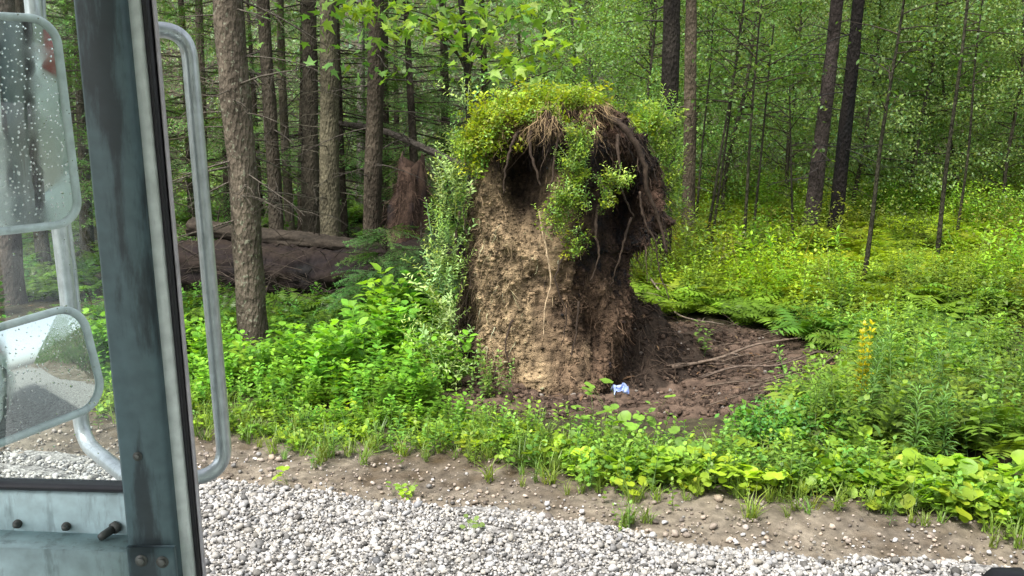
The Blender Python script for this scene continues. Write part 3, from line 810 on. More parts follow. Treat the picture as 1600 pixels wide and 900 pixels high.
shrub_on('side_shrub', 'green leafy shoots down the right edge of the root plate', 'shrub',
         [(1018, 200, 9.5, 26, 24, .3, 90), (1035, 235, 9.5, 16, 34, .3, 80), (1045, 290, 9.5, 14, 40, .3, 60), (1050, 340, 9.6, 16, 30, .2, 36)], SPR + SPR_P[:2], (.7, 1.25), (1, 1, .9))
shrub_on('willowherb', 'pale green narrow-leaved plants climbing the left edge of the root plate', 'plant',
         [(728, 245, 8.9, 16, 30, .15, 40), (712, 300, 8.85, 22, 36, .15, 60), (700, 360, 8.8, 22, 40, .15, 66), (700, 420, 8.75, 20, 36, .15, 50), (690, 450, 8.7, 26, 22, .15, 40), (698, 500, 8.6, 22, 40, .15, 50), (668, 545, 8.5, 30, 24, .2, 46), (690, 590, 8.35, 34, 34, .2, 80), (655, 600, 8.3, 28, 26, .2, 40), (725, 165, 8.8, 12, 10, .1, 10)], SPR_P, (.7, 1.3), (1.25, 1.15, 1.5), 1.0)

# ------------------------------------------------------------------ ground vegetation
def veg_points(n, x0, x1, y0, y1, cond):
    x = rng.uniform(x0, x1, n); y = rng.uniform(y0, y1, n)
    k = (np.abs(x) / y < .75) & cond(x, y) & ~inpoly(x, y, PIT) & ~((np.abs(x - .35) < 1.25) & (np.abs(y - 9.1) < .6)) & (MOUND(x, y) < .12)
    return x[k], y[k]
def cover(name, label, protos, x, y, sc=(.8, 1.25), cm=None, tilt=.25, zoff=0.0, mats=None, base=.2):
    mb = MB(); z = terr(x, y) + zoff; pos = np.stack([x, y, z], -1)
    cm = np.ones((len(x), 3)) if cm is None else cm
    for k, pr in enumerate(protos):
        s_ = slice(k, None, len(protos)); n = len(pos[s_])
        if n: scatter(mb, pr, pos[s_], tiltz(rng.uniform(0, 6.28, n), rng.uniform(0, tilt, n)), rng.uniform(*sc, n), colvar(n, base, .1) * cm[s_])
    return tag(mb.build(name, mats or M_leaf), label, None, None, 'stuff')
clump = lambda x, y, f, s: fbm(np.stack([x, y, x * 0], -1) * f, 3, s)
WEEDS = [weed(k, .52, .135, .36, 6, 3, (.08, .17, .02)) for k in range(3)] + [weed(10 + k, .46, .10, .26, 8, 2, (.085, .18, .025)) for k in range(2)] + [basal(200 + k, 6, .3, .13, (.09, .18, .02), lambda c: oval(.34, c)) for k in range(2)] + [fern(210, 6, .5, (.08, .16, .02))]
x, y = veg_points(3800, -7, .1, 6.4, 11.2, lambda x, y: (y > veg_s(x) + .25) & (x < -.35 - .0 * y) & ~((np.abs(x + 2.75) < .28) & (np.abs(y - 9.55) < .5)) & ((x > -1.9) | (y < 10.3)))
hgt = np.clip((y - veg_s(x)) / 1.2, .35, 1.0) * (1 + .35 * clump(x, y, 1.5, 44)) * (1 + .15 * np.exp(-((x + 1.2) / .7) ** 2) * np.clip((y - 8.5) / 1.5, 0, 1)) * np.where((x < -1.7), np.interp(y, [8.3, 9.3], [1, .55]), 1)
cm = (1 + .25 * clump(x, y, 1.2, 4))[:, None] * np.array([1.05, 1.05, .8])
mb = MB(); pos = np.stack([x, y, terr(x, y)], -1)
for k, pr in enumerate(WEEDS):
    s_ = slice(k, None, len(WEEDS)); n = len(pos[s_])
    scatter(mb, pr, pos[s_], tiltz(rng.uniform(0, 6.28, n), rng.uniform(0, .3, n)), rng.uniform(.7, 1.2, n) * hgt[s_], colvar(n, .2, .1) * cm[s_])
tag(mb.build('leafy_undergrowth', M_leaf), 'bright green nettle-like weeds left of the root plate', None, None, 'stuff')

# row of low broad leaves along the verge
BAS = [basal(k, 8, .15, (.083, .07, .095, .06, .08)[k], c_) for k, c_ in enumerate([(.16, .26, .02), (.14, .235, .025), (.18, .265, .02), (.10, .19, .03), (.15, .24, .02)])]
TUF0 = [tuft(50)]
VW = [weed(120 + k, .26, .06, .3, 6, 2, (.10, .18, .025)) for k in range(3)]
x = rng.uniform(-4.5, 5.2, 2900); y = veg_s(x) + rng.normal(.30, .27, 2900)
bigk = np.clip((x + .2) / 1.2, 0, 1)
keep = (y > veg_s(x) - .12 + .12 * clump(x, y, 2.2, 8)) & ~inpoly(x, y, PIT) & (clump(x, y, 2.4, 6) > -.35); x, y, bigk = x[keep], y[keep], bigk[keep]
mb = MB(); pos = np.stack([x, y, terr(x, y)], -1)
for k, pr in enumerate(BAS):
    s_ = slice(k, None, 5); n = len(pos[s_])
    scatter(mb, pr, pos[s_], tiltz(rng.uniform(0, 6.28, n), rng.uniform(0, .75, n)), rng.uniform(.4, 1.15, n) * (.52 + .46 * bigk[s_]), colvar(n, .18, .1))
tag(mb.build('verge_leaves', M_leaf), 'band of round yellow-green leaves along the muddy verge', None, None, 'stuff')

# ferns, right
FERNS = [fern(k, 7, .62) for k in range(4)]
x, y = veg_points(3400, .9, 20, 8.6, 27, lambda x, y: (x > 1.2 + .0 * y) & (y > 9.2 + .35 * x * 0) & (y > veg_s(np.clip(x, -5, 6)) + 1.5))
k = clump(x, y, .5, 12) > -.55; x, y = x[k], y[k]
yel = np.clip((y - 10.5) / 3.5, 0, 1)[:, None]
cm = (np.array([.55, .75, .9]) * (1 - yel) + np.array([1.15, 1.1, .8]) * yel) * (1 + .25 * clump(x, y, .9, 5))[:, None]
cover('fern_cover', 'yellow-green ferns spreading under the trees', FERNS, x, y, (.75, 1.3), cm, .25)
# loose yellow-green bushes that stand above the ferns
BSH = [sprig(300 + k, 52, .8, .048, (.13, .20, .03)) for k in range(3)] + [weed(310, .8, .12, .16, 12, 3, (.12, .19, .03)), fern(311, 6, .7, (.14, .19, .02))]
nb = 90; bx, by = veg_points(nb * 3, 1.5, 20, 11.3, 24, lambda x, y: x > -9)
bx, by = bx[:nb], by[:nb]; rr = rng.uniform(.35, .95, nb)
per = (70 * rr ** 2).astype(int) + 14; idx = np.repeat(np.arange(nb), per); a = rng.uniform(0, 6.28, len(idx)); rd = np.sqrt(rng.random(len(idx))) * rr[idx]
x = bx[idx] + rd * np.cos(a); y = by[idx] + rd * np.sin(a)
yl = np.clip((16 - y) / 4, 0, 1)[:, None]
cover('bushy_cover', 'loose yellow-green bushes among the ferns', BSH, x, y, (.6, 1.35), (np.array([1.08, 1.05, .5]) * yl + np.array([.95, 1.0, .8]) * (1 - yl)) * (1 + .45 * clump(x, y, 1.6, 5))[:, None] * (rng.uniform(.5, 1.25, (nb, 1)) * (1 + rng.normal(0, .12, (nb, 3))))[idx], .5)
# mixed green weeds, right foreground
RW = [weed(60 + k, .6, .07, .2, 10, 3, (.085, .15, .022)) for k in range(3)] + [weed(70 + k, .5, .10, .32, 7, 3, (.095, .16, .02)) for k in range(2)] + [fern(75, 7, .55, (.10, .15, .015)), basal(76, 8, .35, .10, (.08, .15, .03), lambda c: oval(.25, c))]
x, y = veg_points(3600, 1.3, 8, 6.0, 13.5, lambda x, y: (y > veg_s(np.clip(x, -5, 6)) + .35) & (x > 1.6 + .12 * (y - 7)) & ((y > 8.2) | (x > 2.2)))
k = clump(x, y, 1.0, 15) > -.45; x, y = x[k], y[k]
cm = (1 + .35 * clump(x, y, 1.1, 16))[:, None] * np.array([1, 1, 1]); far = np.clip((y - 9) / 3, 0, 1)[:, None]; cm = cm * (1 + far * np.array([.6, .35, 0]))
cover('tall_weeds', 'mixed green weeds at the right of the root pit', RW, x, y, (.6, 1.15), cm, .3)
# left-hand forest floor: sparse green, and ferns between trunks
x, y = veg_points(1500, -12, 1.5, 10.8, 26, lambda x, y: clump(x, y, .7, 18) > -.2)
cover('woodland_ferns', 'sparse green ferns between the spruce trunks', FERNS + WEEDS[:2], x, y, (.5, 1.0), np.tile([.6, .8, .9], (len(x), 1)), .3)
x, y = veg_points(1300, -6, -1.2, 9.6, 12.9, lambda x, y: clump(x, y, 1.0, 28) > -.45)
cover('shade_plants', 'low dark green plants in front of the logs', WEEDS[3:] + FERNS[:1], x, y, (.35, .75), np.tile([.6, .75, .8], (len(x), 1)) * rng.uniform(.5, 1.2, (len(x), 1)), .4)
x = rng.uniform(-.3, 2.6, 420); y = veg_s(x) + np.abs(rng.normal(.5, .25, 420))
cover('pit_edge_weeds', 'small weeds creeping into the front edge of the root pit', VW + TUF0, x, y, (.4, 1.1), None, .4)
# grass on the verge edge and between stones
TUF = [tuft(k) for k in range(4)]
x = rng.uniform(-4.5, 5.2, 900); y = veg_s(x) + rng.normal(.08, .22, 900); keep = ~inpoly(x, y, PIT); x, y = x[keep], y[keep]
cover('verge_grass', 'thin grass and small weeds along the edge of the verge', TUF + VW, x, y, (.5, 1.1), None, .3)
# litter of dead twigs and leaves on forest floor and in the pit
mb = MB(); n = 9000; x = rng.uniform(-12, 14, n); y = rng.uniform(7.5, 24, n); keep = (np.abs(x) / y < .75) & (sdist(x, y) > 1); x, y = x[keep], y[keep]; n = len(x)
d = rng.normal(0, 1, (n, 3)); d[:, 2] *= .15
scatter(mb, diamond(.12, (.14, .09, .05)), np.stack([x, y, terr(x, y) + .015], -1), frames(d, rng.normal(0, .3, (n, 3)) + [0, 0, 1]), rng.uniform(.04, .16, n), colvar(n, .4, .1))
tag(mb.build('forest_litter', M_wood), 'dead leaves and needles on the forest floor', None, None, 'stuff')

# single plants that can be pointed at
def plant(name, label, cat, px, py, protos, n, rad, sc=(.8, 1.2), cm=(1, 1, 1), tilt=.3, group=None, zoff=0):
    g = G(px, py); r = np.sqrt(rng.random(n)) * rad; a = rng.uniform(0, 6.28, n)
    x = g[0] + r * np.cos(a); y = g[1] + r * np.sin(a); mb = MB(); pos = np.stack([x, y, terr(x, y) + zoff], -1)
    for k, pr in enumerate(protos):
        s_ = slice(k, None, len(protos)); m_ = len(pos[s_])
        if m_: scatter(mb, pr, pos[s_], tiltz(rng.uniform(0, 6.28, m_), rng.uniform(0, tilt, m_)), rng.uniform(*sc, m_), colvar(m_, .12, .06) * np.array(cm))
    org = (float(g[0]), float(g[1]), float(terr(g[0], g[1])))
    o = mb.build(name, M_leaf, origin=org); o.location = org
    return tag(o, label, cat, group)
plant('broadleaf_seedling', 'leafy seedling with round pale leaves beside the blue litter', 'plant', 990, 690, [basal(90, 11, .5, .12, (.14, .24, .03)), weed(90, .5, .10, .34, 5, 2, (.12, .21, .03), .3, splay=.5)], 2, .05, sc=(.85, 1.1), tilt=.3)
plant('broadleaf_seedling', 'leafy seedling with broad leaves left of the blue litter', 'plant', 932, 690, [basal(91, 9, .42, .12, (.13, .23, .03)), weed(91, .4, .09, .34, 4, 2, (.12, .21, .03), .3, splay=.5)], 2, .05)
plant('verge_weed', 'tiny round-leaved weed alone on the bare verge near the tube foot', 'plant', 447, 755, BAS[:1], 1, .02, (.6, .7))
plant('verge_weed', 'small green weed at the gravel edge in the middle', 'plant', 628, 772, BAS[:2] + TUF[:1], 5, .1, (.35, .6))
plant('verge_weed', 'straggly green weed at the gravel edge below the blue litter', 'plant', 985, 822, [weed(92, .2, .05, .3, 5, 2, (.11, .18, .03))] + TUF[:1], 8, .17, (.5, .9))
plant('verge_weed', 'sparse weed growing in the gravel at the bottom middle', 'plant', 735, 838, [basal(93, 9, .09, .04, (.10, .15, .04))], 1, .01, (.9, 1.1))
plant('goldenrod', 'tall yellow flowering plant right of the root pit', 'plant', 1343, 690, [weed(94, .95, .07, .26, 16, 4, (.25, .22, .012), .6, splay=.06)], 3, .05, (.85, 1.0), (1.0, 1.0, .6), .08)
plant('narrow_leaved_weed', 'narrow-leaved green plant in front of the ferns right of the yellow flowers', 'plant', 1400, 700, [weed(95, .75, .10, .07, 22, 5, (.075, .15, .035), .5)], 4, .3, (.8, 1.1), (1, 1, 1.1), .3)
plant('narrow_leaved_weed', 'lower narrow-leaved plant just behind the verge leaves at the right', 'plant', 1455, 740, [weed(96, .55, .10, .07, 20, 5, (.09, .18, .04), .5)], 4, .25, (.8, 1.1), (1, 1, 1.1), .35)
plant('pit_seedling', 'small green seedling in the root pit', 'plant', 1098, 560, [weed(97, .3, .08, .3, 5, 2, (.10, .17, .03))], 3, .1, (.8, 1.1))
plant('pit_seedling', 'small pale seedling at the foot of the root plate', 'plant', 765, 622, [weed(98, .5, .06, .3, 9, 3, (.11, .18, .04))], 9, .22, (.7, 1.1))
plant('leafy_clump', 'clump of fine green leaves at the near edge of the pit', 'plant', 1240, 690, SPR, 160, .42, (1.1, 2.0), (.55, .85, .9), .5)

# crumpled blue litter
g = G(968, 640); mb = MB(); k = 14
u, v = np.meshgrid(np.linspace(-1, 1, k), np.linspace(-1, 1, k)); pp = np.stack([u * .07, v * .05, 0 * u], -1)
nzz = np.stack([vnoise(pp * 40, 5), vnoise(pp * 40, 6), vnoise(pp * 30, 7)], -1) * np.array([.02, .02, .045]); pp = pp + nzz
i = np.arange(k - 1)[:, None] * k; j = np.arange(k - 1)[None]; Q = np.stack([i + j, i + j + 1, i + k + j + 1, i + k + j], -1).reshape(-1, 4)
cc = np.where(vnoise(pp * 60, 9)[..., None] > .1, np.array([.32, .38, .55]), np.array([.14, .2, .42]))
zl = float(terr(*g)) + .2
mb.add(pp + np.array([g[0], g[1], zl]), Q, cc.reshape(-1, 3))
m_l, N, L, bs = material("wrapper"); c, _, _ = attr_col(N, L, .1, 30); L.new(c, bs.inputs['Base Color']); bs.inputs['Roughness'].default_value = .3
lt = mb.build('wrapper', m_l, origin=(g[0], g[1], zl)); lt.location = (g[0], g[1], zl)
tag(lt, 'crumpled blue and white wrapper caught in the leaves by the pit', 'litter')

# dead sticks and branches in the pit
def stick(pts, r, col, label, name='fallen_branch', group=None):
    W = smoothpath(np.array(pts), 6); mb = MB(); tube(mb, W, np.linspace(r, r * .35, len(W)), 6, col)
    for k in range(6):
        b = W[random.randint(3, len(W) - 3)]; d = dirv(random.uniform(0, 6.28), random.uniform(-.1, .5)); l_ = random.uniform(.12, .35)
        tube(mb, [b, b + d * l_ * .5, b + d * l_ + np.array([0, 0, -.03])], [r * .4, r * .3, r * .15], 4, col, caps=False)
    o = mb.build(name, M_wood, smooth=True, origin=tuple(W[0])); o.location = tuple(W[0]); return tag(o, label, 'branch', group)
def gp(px, py, dz): g = G(px, py); return [g[0], g[1], float(terr(g[0], g[1])) + dz]
stick([gp(1050, 588, .05), gp(1120, 575, .09), gp(1180, 555, .14), gp(1250, 545, .16)], .022, (.16, .12, .09), 'long bare stick lying across the root pit')
stick([gp(1095, 600, .04), gp(1150, 590, .08), gp(1215, 590, .1), gp(1275, 575, .14)], .016, (.12, .09, .07), 'thin stick at the right end of the root pit')
stick([gp(1010, 470, .4), gp(1035, 488, .25), gp(1062, 505, .12), gp(1130, 522, .1)], .018, (.20, .16, .12), 'pale forked branch on the dark soil mound')
stick([gp(1180, 640, .04), gp(1230, 610, .12), gp(1290, 600, .2), gp(1330, 575, .3)], .014, (.09, .07, .05), 'dark branch under the weeds right of the pit')
for k in range(26):
    a = random.uniform(1060, 1320); b = random.uniform(530, 655)
    if not inpoly(np.array([G(a, b)[0]]), np.array([G(a, b)[1]]), PIT)[0]: continue
    p0 = gp(a, b, .05); an = random.uniform(-.5, .6); l_ = random.uniform(.3, .8)
    stick([p0, [p0[0] + l_ * .5, p0[1] + an * l_ * .5, p0[2] + .07], [p0[0] + l_, p0[1] + an * l_, p0[2] + .1]], random.uniform(.006, .012), (.10, .075, .055), 'thin dead twig among the twigs littering the root pit', group='dead twigs in the root pit')

# ------------------------------------------------------------------ main trunks
def main_spruce(label, bpx, bpy_, Yd, tpx, r0, col, seed, mat=M_bark, limbs=30, H=12, lz=(1.2, 6), cz=6.0, llen=(.5, 1.5), ncr=20, tw=5, r1=None, amp=.035, name='spruce_tree'):
    b = base_at(bpx, bpy_, Yd); top = P(tpx, 0, Yd)
    o = tree_at(name, 'tree', label, None, b, None)
    d = top - b; tip = b + d * (H / d[2])
    lean_to(o, b, tip)
    mw, mn = MB(), MB()
    at = trunk_mesh(mw, H, r0, r1 or r0 * .35, seed, col, 20, 90, .05, .3, amp)
    dead_limbs(mw, at, lz[0], lz[1], limbs, seed, np.array(col) * .9 + .02, llen, .012, tw)
    needle_limbs(mw, mn, at, cz, H * .98, ncr, seed, 2.1, .3, sprays=SPRAYS_C, dens=.6, spsc=1.25)
    child('trunk', mw, mat, o, True); child('crown', mn, M_needle, o)
    return o
main_spruce('thick spruce trunk with flaky lichen-flecked bark nearest the vehicle', 396, 545, 9.95, 366, .162, (.085, .07, .052), 1, M_bark_lichen, 46, lz=(1.5, 6), llen=(.4, 1.3), tw=6, r1=.15)
main_spruce('dark slim spruce trunk just right of the thick lichened one', 431, 320, 15.2, 410, .13, (.06, .05, .037), 2, M_bark, 34)
main_spruce('dark spruce trunk touching its paler neighbour behind the fallen log', 487, 350, 15.8, 478, .165, (.055, .047, .034), 3, M_bark, 26)
main_spruce('greenish brown spruce trunk, right one of the touching pair', 515, 352, 15.0, 510, .18, (.09, .08, .052), 4, M_bark, 22)
main_spruce('smooth dark brown trunk standing alone right of the fallen log', 579, 368, 14.0, 583, .155, (.05, .04, .029), 5, M_bark, 16, amp=.02)
main_spruce('thin pale grey trunk half hidden behind the smooth brown one', 562, 330, 23, 565, .12, (.16, .145, .125), 6, M_bark, 14)
main_spruce('straight trunk coloured dark as if backlit, rising behind the right top of the root plate', 1037, 300, 13.5, 1044, .13, (.02, .017, .014), 7, M_bark_backlit, 14, lz=(3, 7), r1=.12)  # dark from backlight, set as bark colour
main_spruce('brown half-hidden trunk between the root plate and the saplings', 1075, 360, 16, 1078, .125, (.085, .067, .047), 8, M_bark, 18)
main_spruce('leaning trunk coloured black-brown as if backlit, rising from the ferns', 1303, 370, 16.5, 1337, .135, (.012, .010, .009), 9, M_bark_backlit, 16, lz=(1.5, 6), llen=(.4, 1.4))  # near-black colour stands in for a backlit trunk
main_spruce('greyer leaning trunk just behind the black-brown one', 1268, 330, 17.4, 1303, .155, (.045, .036, .032), 10, M_bark_backlit, 22)
main_spruce('faint slender trunk left of the thick lichened spruce', 322, 330, 17, 312, .09, (.12, .10, .075), 11, M_bark, 40)
main_spruce('slender trunk between the thick lichened spruce and the touching pair', 452, 330, 18.5, 444, .10, (.10, .085, .06), 12, M_bark, 36)
main_spruce('dim trunk deep in the woods above the root plate', 925, 180, 26, 918, .16, (.14, .13, .11), 13, M_bark, 12)
main_spruce('dark trunk seen through the windscreen behind the mirrors', 20, 480, 13, 8, .16, (.07, .055, .045), 14, M_bark, 30)

# saplings
def sapling(label, bpx, bpy_, Yd, tpx, tpy, r0, seed, leaves=True, col=(.03, .028, .018)):
    b = base_at(bpx, bpy_, Yd); top = P(tpx, tpy, Yd); d = top - b; H = float(np.linalg.norm(d)) * 1.25
    o = tree_at('sapling', 'tree', label, 'thin saplings standing in the ferns', b); lean_to(o, b, b + d)
    mw, mn = MB(), MB(); at = trunk_mesh(mw, H, r0, r0 * .4, seed, col, 8, 40, .10, .2, .02)
    dead_limbs(mw, at, H * .3, H * .8, 8, seed, col, (.2, .6), .006, 2)
    leafy_crown(mw, mn, at, H * .55, H, 14, seed, .9, diamond(.3, (.07, .13, .03)), .075, 22, cm=(1, 1, .9))
    child('trunk', mw, M_bark, o, True); child('crown', mn, M_leaf, o)
for a in [('thin dark sapling leaning right, nearest the brown trunk', 1098, 378, 14.5, 1147, 60, .03), ('thin sapling crossing close beside its twin left of the gap', 1108, 380, 14.8, 1150, 75, .026),
          ('slim sapling with a slight bend, third group from the root plate', 1160, 382, 14.3, 1190, 95, .03), ('slim sapling just right of the bent one', 1173, 368, 15, 1207, 115, .026),
          ('very thin straight sapling left of the leaning grey trunk', 1240, 365, 15.2, 1246, 190, .024), ('tall bare sapling leaning right beyond the black-brown trunk', 1349, 412, 12.8, 1416, 50, .036),
          ('rightmost thin dark sapling, rising from the ferns', 1466, 372, 14.2, 1506, 15, .04), ('faint short sapling beside the rightmost one', 1495, 350, 17, 1540, 20, .03),
          ('thin sapling directly right of the half-hidden brown trunk', 1088, 330, 17, 1100, 90, .026)]:
    sapling(*a, seed=hash(a[0]) % 97 if False else int(a[1]) % 97)

# maple with big bright leaves above the root plate
b = base_at(756, 330, 11.5); o = tree_at('maple_tree', 'tree', 'young maple with a black stem and large bright leaves above the root plate', None, b)
d = P(738, 0, 11.5) - P(757, 140, 11.5); lean_to(o, b, b + d); o.rotation_euler.z = 0
mw, mn = MB(), MB(); at = trunk_mesh(mw, 6.5, .055, .03, 77, (.02, .017, .015), 10, 50, .25, .1, .05)
Ri = np.array(o.rotation_euler.to_matrix())
def loc(p): return Ri.T @ (np.asarray(p) - b)
q = random.Random(4); pos = []
for (px, py, Yd, nl, sx, sy) in [(800, 95, 10.9, 32, 60, 20), (860, 75, 11, 34, 50, 22), (560, 18, 11.3, 30, 45, 12), (640, 45, 11.3, 26, 50, 12), (760, 50, 11, 16, 40, 26), (715, 40, 11.2, 16, 40, 24), (650, 25, 11.3, 18, 60, 16), (690, 55, 11.2, 14, 40, 20), (780, 10, 11.3, 16, 60, 20), (840, 15, 11.4, 14, 50, 20), (740, 95, 11.1, 8, 30, 20), (880, 105, 11, 8, 24, 10), (820, 130, 10.9, 5, 30, 10), (600, 12, 11.4, 12, 40, 12)]:
    c = loc(P(px, py, Yd)); a0, _ = at(max(1.5, c[2] - .45))
    m_ = (a0 + c) / 2 + np.array([0, 0, .12]); tube(mw, smoothpath([a0, m_, c], 5), np.linspace(.016, .004, 11), 5, (.06, .05, .035), caps=False)
    pos.append(c + rng.normal(0, .5, (nl, 3)) * np.array([sx * 11 / F, .35, sy * 11 / F]))
pos = np.concatenate(pos); n = len(pos); d = rng.normal(0, .8, (n, 3)); d[:, 2] -= .35; nr = rng.normal(0, .35, (n, 3)) + np.array([0, -.35, 1])
scatter(mn, palmate((.16, .26, .03)), pos, frames(d, nr), rng.uniform(.10, .2, n), colvar(n, .18, .1))
n = 1100; zc = rng.uniform(3.2, 6.8, n); pos = np.stack([rng.normal(0, 1.1, n), rng.normal(0, .9, n), zc], -1)
scatter(mn, palmate((.09, .18, .035)), pos, frames(rng.normal(0, .8, (n, 3)), rng.normal(0, .4, (n, 3)) + [0, 0, 1]), rng.uniform(.09, .16, n), colvar(n, .18, .1))
child('trunk', mw, M_bark, o, True); child('crown', mn, M_leaf, o)

# ------------------------------------------------------------------ fallen logs, broken stump, brush
def log(label, pts, r0, r1, seed, col, mat=M_bark_lichen, name='fallen_log'):
    W = smoothpath(np.array(pts), 34); n = len(W); mb = MB()
    t = np.gradient(W, axis=0); t /= np.linalg.norm(t, axis=1, keepdims=True); u = np.cross(t, [0, 0, 1]); u /= np.linalg.norm(u, axis=1, keepdims=True); v = np.cross(u, t)
    S = 44; th = np.arange(S) * 2 * math.pi / S
    nz = fbm(np.stack([np.cos(th)[None] * 2 + 0 * W[:, :1], np.sin(th)[None] * 2 + 0 * W[:, :1], np.linspace(0, 9, n)[:, None] + 0 * th[None]], -1), 4, seed)
    R = np.linspace(r0, r1, n)[:, None] * (1 + .16 * nz + .10 * fbm(np.stack([np.cos(th)[None] * 6 + 0 * W[:, :1], np.sin(th)[None] * 6 + 0 * W[:, :1], np.linspace(0, 40, n)[:, None] + 0 * th[None]], -1), 3, seed + 2))
    V = W[:, None] + R[..., None] * (np.cos(th)[None, :, None] * u[:, None] + np.sin(th)[None, :, None] * v[:, None])
    i = np.arange(n - 1)[:, None] * S; j = np.arange(S)[None]; Q = np.stack([i + j, i + (j + 1) % S, i + S + (j + 1) % S, i + S + j], -1).reshape(-1, 4)
    mb.add(V, Q, np.clip(np.array(col) * (1 + .4 * nz.reshape(-1, 1)), .01, 1))
    mb.F.append(np.array([np.arange(S)[::-1], np.arange(S) + (n - 1) * S])); mb.M.append(np.zeros(2, np.int32))
    for k in range(22):
        q = random.randint(2, n - 3); a = random.uniform(0, 6.28); d = u[q] * math.cos(a) + v[q] * math.sin(a) + np.array([0, 0, -.15]); l_ = random.uniform(.2, .8)
        tube(mb, [W[q], W[q] + d * l_ * .5, W[q] + d * l_ + np.array([0, 0, -.1])], [.014, .009, .004], 4, np.array(col) * .8, caps=False)
    o = mb.build(name, mat, smooth=True, origin=tuple(W[0])); o.location = tuple(W[0]); tag(o, label, 'log'); return o
log('upper fallen log with pale flaky bark lying behind the thick spruce', [P(300, 355, 13.6), P(420, 372, 13.3), P(500, 378, 13.1), P(575, 388, 13.0), P(640, 392, 13.2)], .15, .09, 3, (.034, .027, .02), M_wood)  # bark colour lowered to carry the shadow lying on the log
log('thick fallen log darkened by painted shade, under the pale one', [P(280, 418, 13.4), P(420, 422, 13.0), P(510, 428, 12.8), P(600, 418, 12.6), P(720, 398, 12.4)], .38, .30, 6, (.016, .011, .008), M_wood)  # very dark colour paints in the shadow under the upper log
log('slanting dead tree trunk behind the root plate', [P(520, 192, 17), P(600, 205, 16.6), P(680, 240, 16), P(760, 275, 15.5)], .05, .07, 8, (.07, .06, .05), M_bark, 'fallen_log')
# reddish broken stump with splinters
b = base_at(645, 400, 13.4); st = empty('broken_stump', b, 'reddish broken stump with a tall splinter, left of the root plate', 'stump')
mb = MB(); seg, S = 40, 30; z = np.linspace(0, 1, seg); th = np.arange(S) * 2 * math.pi / S
base_z = b[2]; ht = P(645, 262, 13.4)[2] - base_z
top = 1 + .14 * vnoise(np.stack([np.cos(th) * 5, np.sin(th) * 5, th * 0], -1), 4)
Zs = z[:, None] * ht * top[None]; R = (.36 - .20 * z ** 2)[:, None] * (1 + .38 * fbm(np.stack([np.cos(th)[None] * 2.5 + 0 * Zs, np.sin(th)[None] * 2.5 + 0 * Zs, Zs * 1.5], -1), 4, 12))
V = np.stack([np.cos(th)[None] * R, np.sin(th)[None] * R, Zs], -1) + b
i = np.arange(seg - 1)[:, None] * S; j = np.arange(S)[None]; Q = np.stack([i + j, i + (j + 1) % S, i + S + (j + 1) % S, i + S + j], -1).reshape(-1, 4)
cs = np.clip(np.array([.055, .034, .024]) * (1 + .9 * fbm(V * np.array([9, 9, 3]), 4, 14)[..., None]), .015, 1)
mb.add(V, Q, cs.reshape(-1, 3)); mb.F.append(np.array([np.arange(S) + (seg - 1) * S])); mb.M.append(np.zeros(1, np.int32))
k = rng.integers(0, seg * S, 2400); Vf = V.reshape(-1, 3)[k]; nn_ = Vf - b; nn_[:, 2] = 0; nn_ /= np.linalg.norm(nn_, axis=1, keepdims=True)
strands(mb, Vf, nn_, rng.uniform(.08, .3, 2400), rng.uniform(.002, .006, 2400), np.array([.06, .038, .027]) * rng.uniform(.2, 1.9, (2400, 1)), .5, .5)
mb.build('stump_body', M_wood, st)
mb = MB(); pa, pb, pc = P(626, 300, 13.4), P(626, 262, 13.4), P(629, 236, 13.4)
tube(mb, [P(630, 340, 13.4), pa, pb, pc], [.09, .07, .04, .006], 6, (.07, .045, .035)); mb.build('splinter', M_wood, st)

# tangle of thin dead branches under the logs
mb = MB(); q = random.Random(11)
for k in range(420):
    p = P(q.uniform(285, 700), q.uniform(385, 520), q.uniform(11.6, 13.4)); p[2] = max(p[2], float(terr0(p[0], p[1])) + .02)
    d = dirv(q.uniform(0, 6.28), q.uniform(-.5, .6)); l_ = q.uniform(.3, 1.1); m_ = p + d * l_ * .5 + np.array([0, 0, q.uniform(-.08, .08)]); e_ = p + d * l_ + np.array([0, 0, -.06])
    tube(mb, [p, m_, e_], [.006, .005, .002], 3, np.array((.035, .027, .021)) * q.uniform(.4, 1.8), caps=False)  # twigs coloured dark to suggest the shadow below the logs
tag(mb.build('dead_brush', M_wood), 'tangle of thin dead branches below the logs', None, None, 'stuff')

# ------------------------------------------------------------------ young spruces and background trees
def young_spruce(name, label, group, b, H, reach, seed, cm=(1, 1, 1), dens=1.2, z0=.15, n=34, sprays=SPRAYS, dead=0, col=(.05, .04, .03)):
    o = tree_at(name, 'tree', label, group, b); mw, mn = MB(), MB()
    at = trunk_mesh(mw, H, .018 + H * .011, .01, seed, col, 8, 24, .05, .1, .02)
    if dead: dead_limbs(mw, at, .6, H * .5, dead, seed, (.11, .095, .07), (.5, 1.7), .009, 6)
    needle_limbs(mw, mn, at, z0 * H, H * .97, n, seed, reach, .12, sprays=sprays, dens=dens, cm=cm, spsc=1.0 if sprays is SPRAYS else 1.3)
    child('trunk', mw, M_bark, o, True); child('crown', mn, M_needle, o); return o
b = base_at(606, 470, 11.6); young_spruce('young_spruce', 'small dark green spruce in front of the logs, left of the root plate', None, b, 1.25, .7, 31, (1.3, 1.5, 1.1), 1.8, .08, 36)
b = base_at(660, 500, 11.0); young_spruce('young_spruce', 'dark drooping young spruce close to the left edge of the root plate', None, b, 1.35, .7, 32, (.8, .9, .7), 1.6, .08, 28)

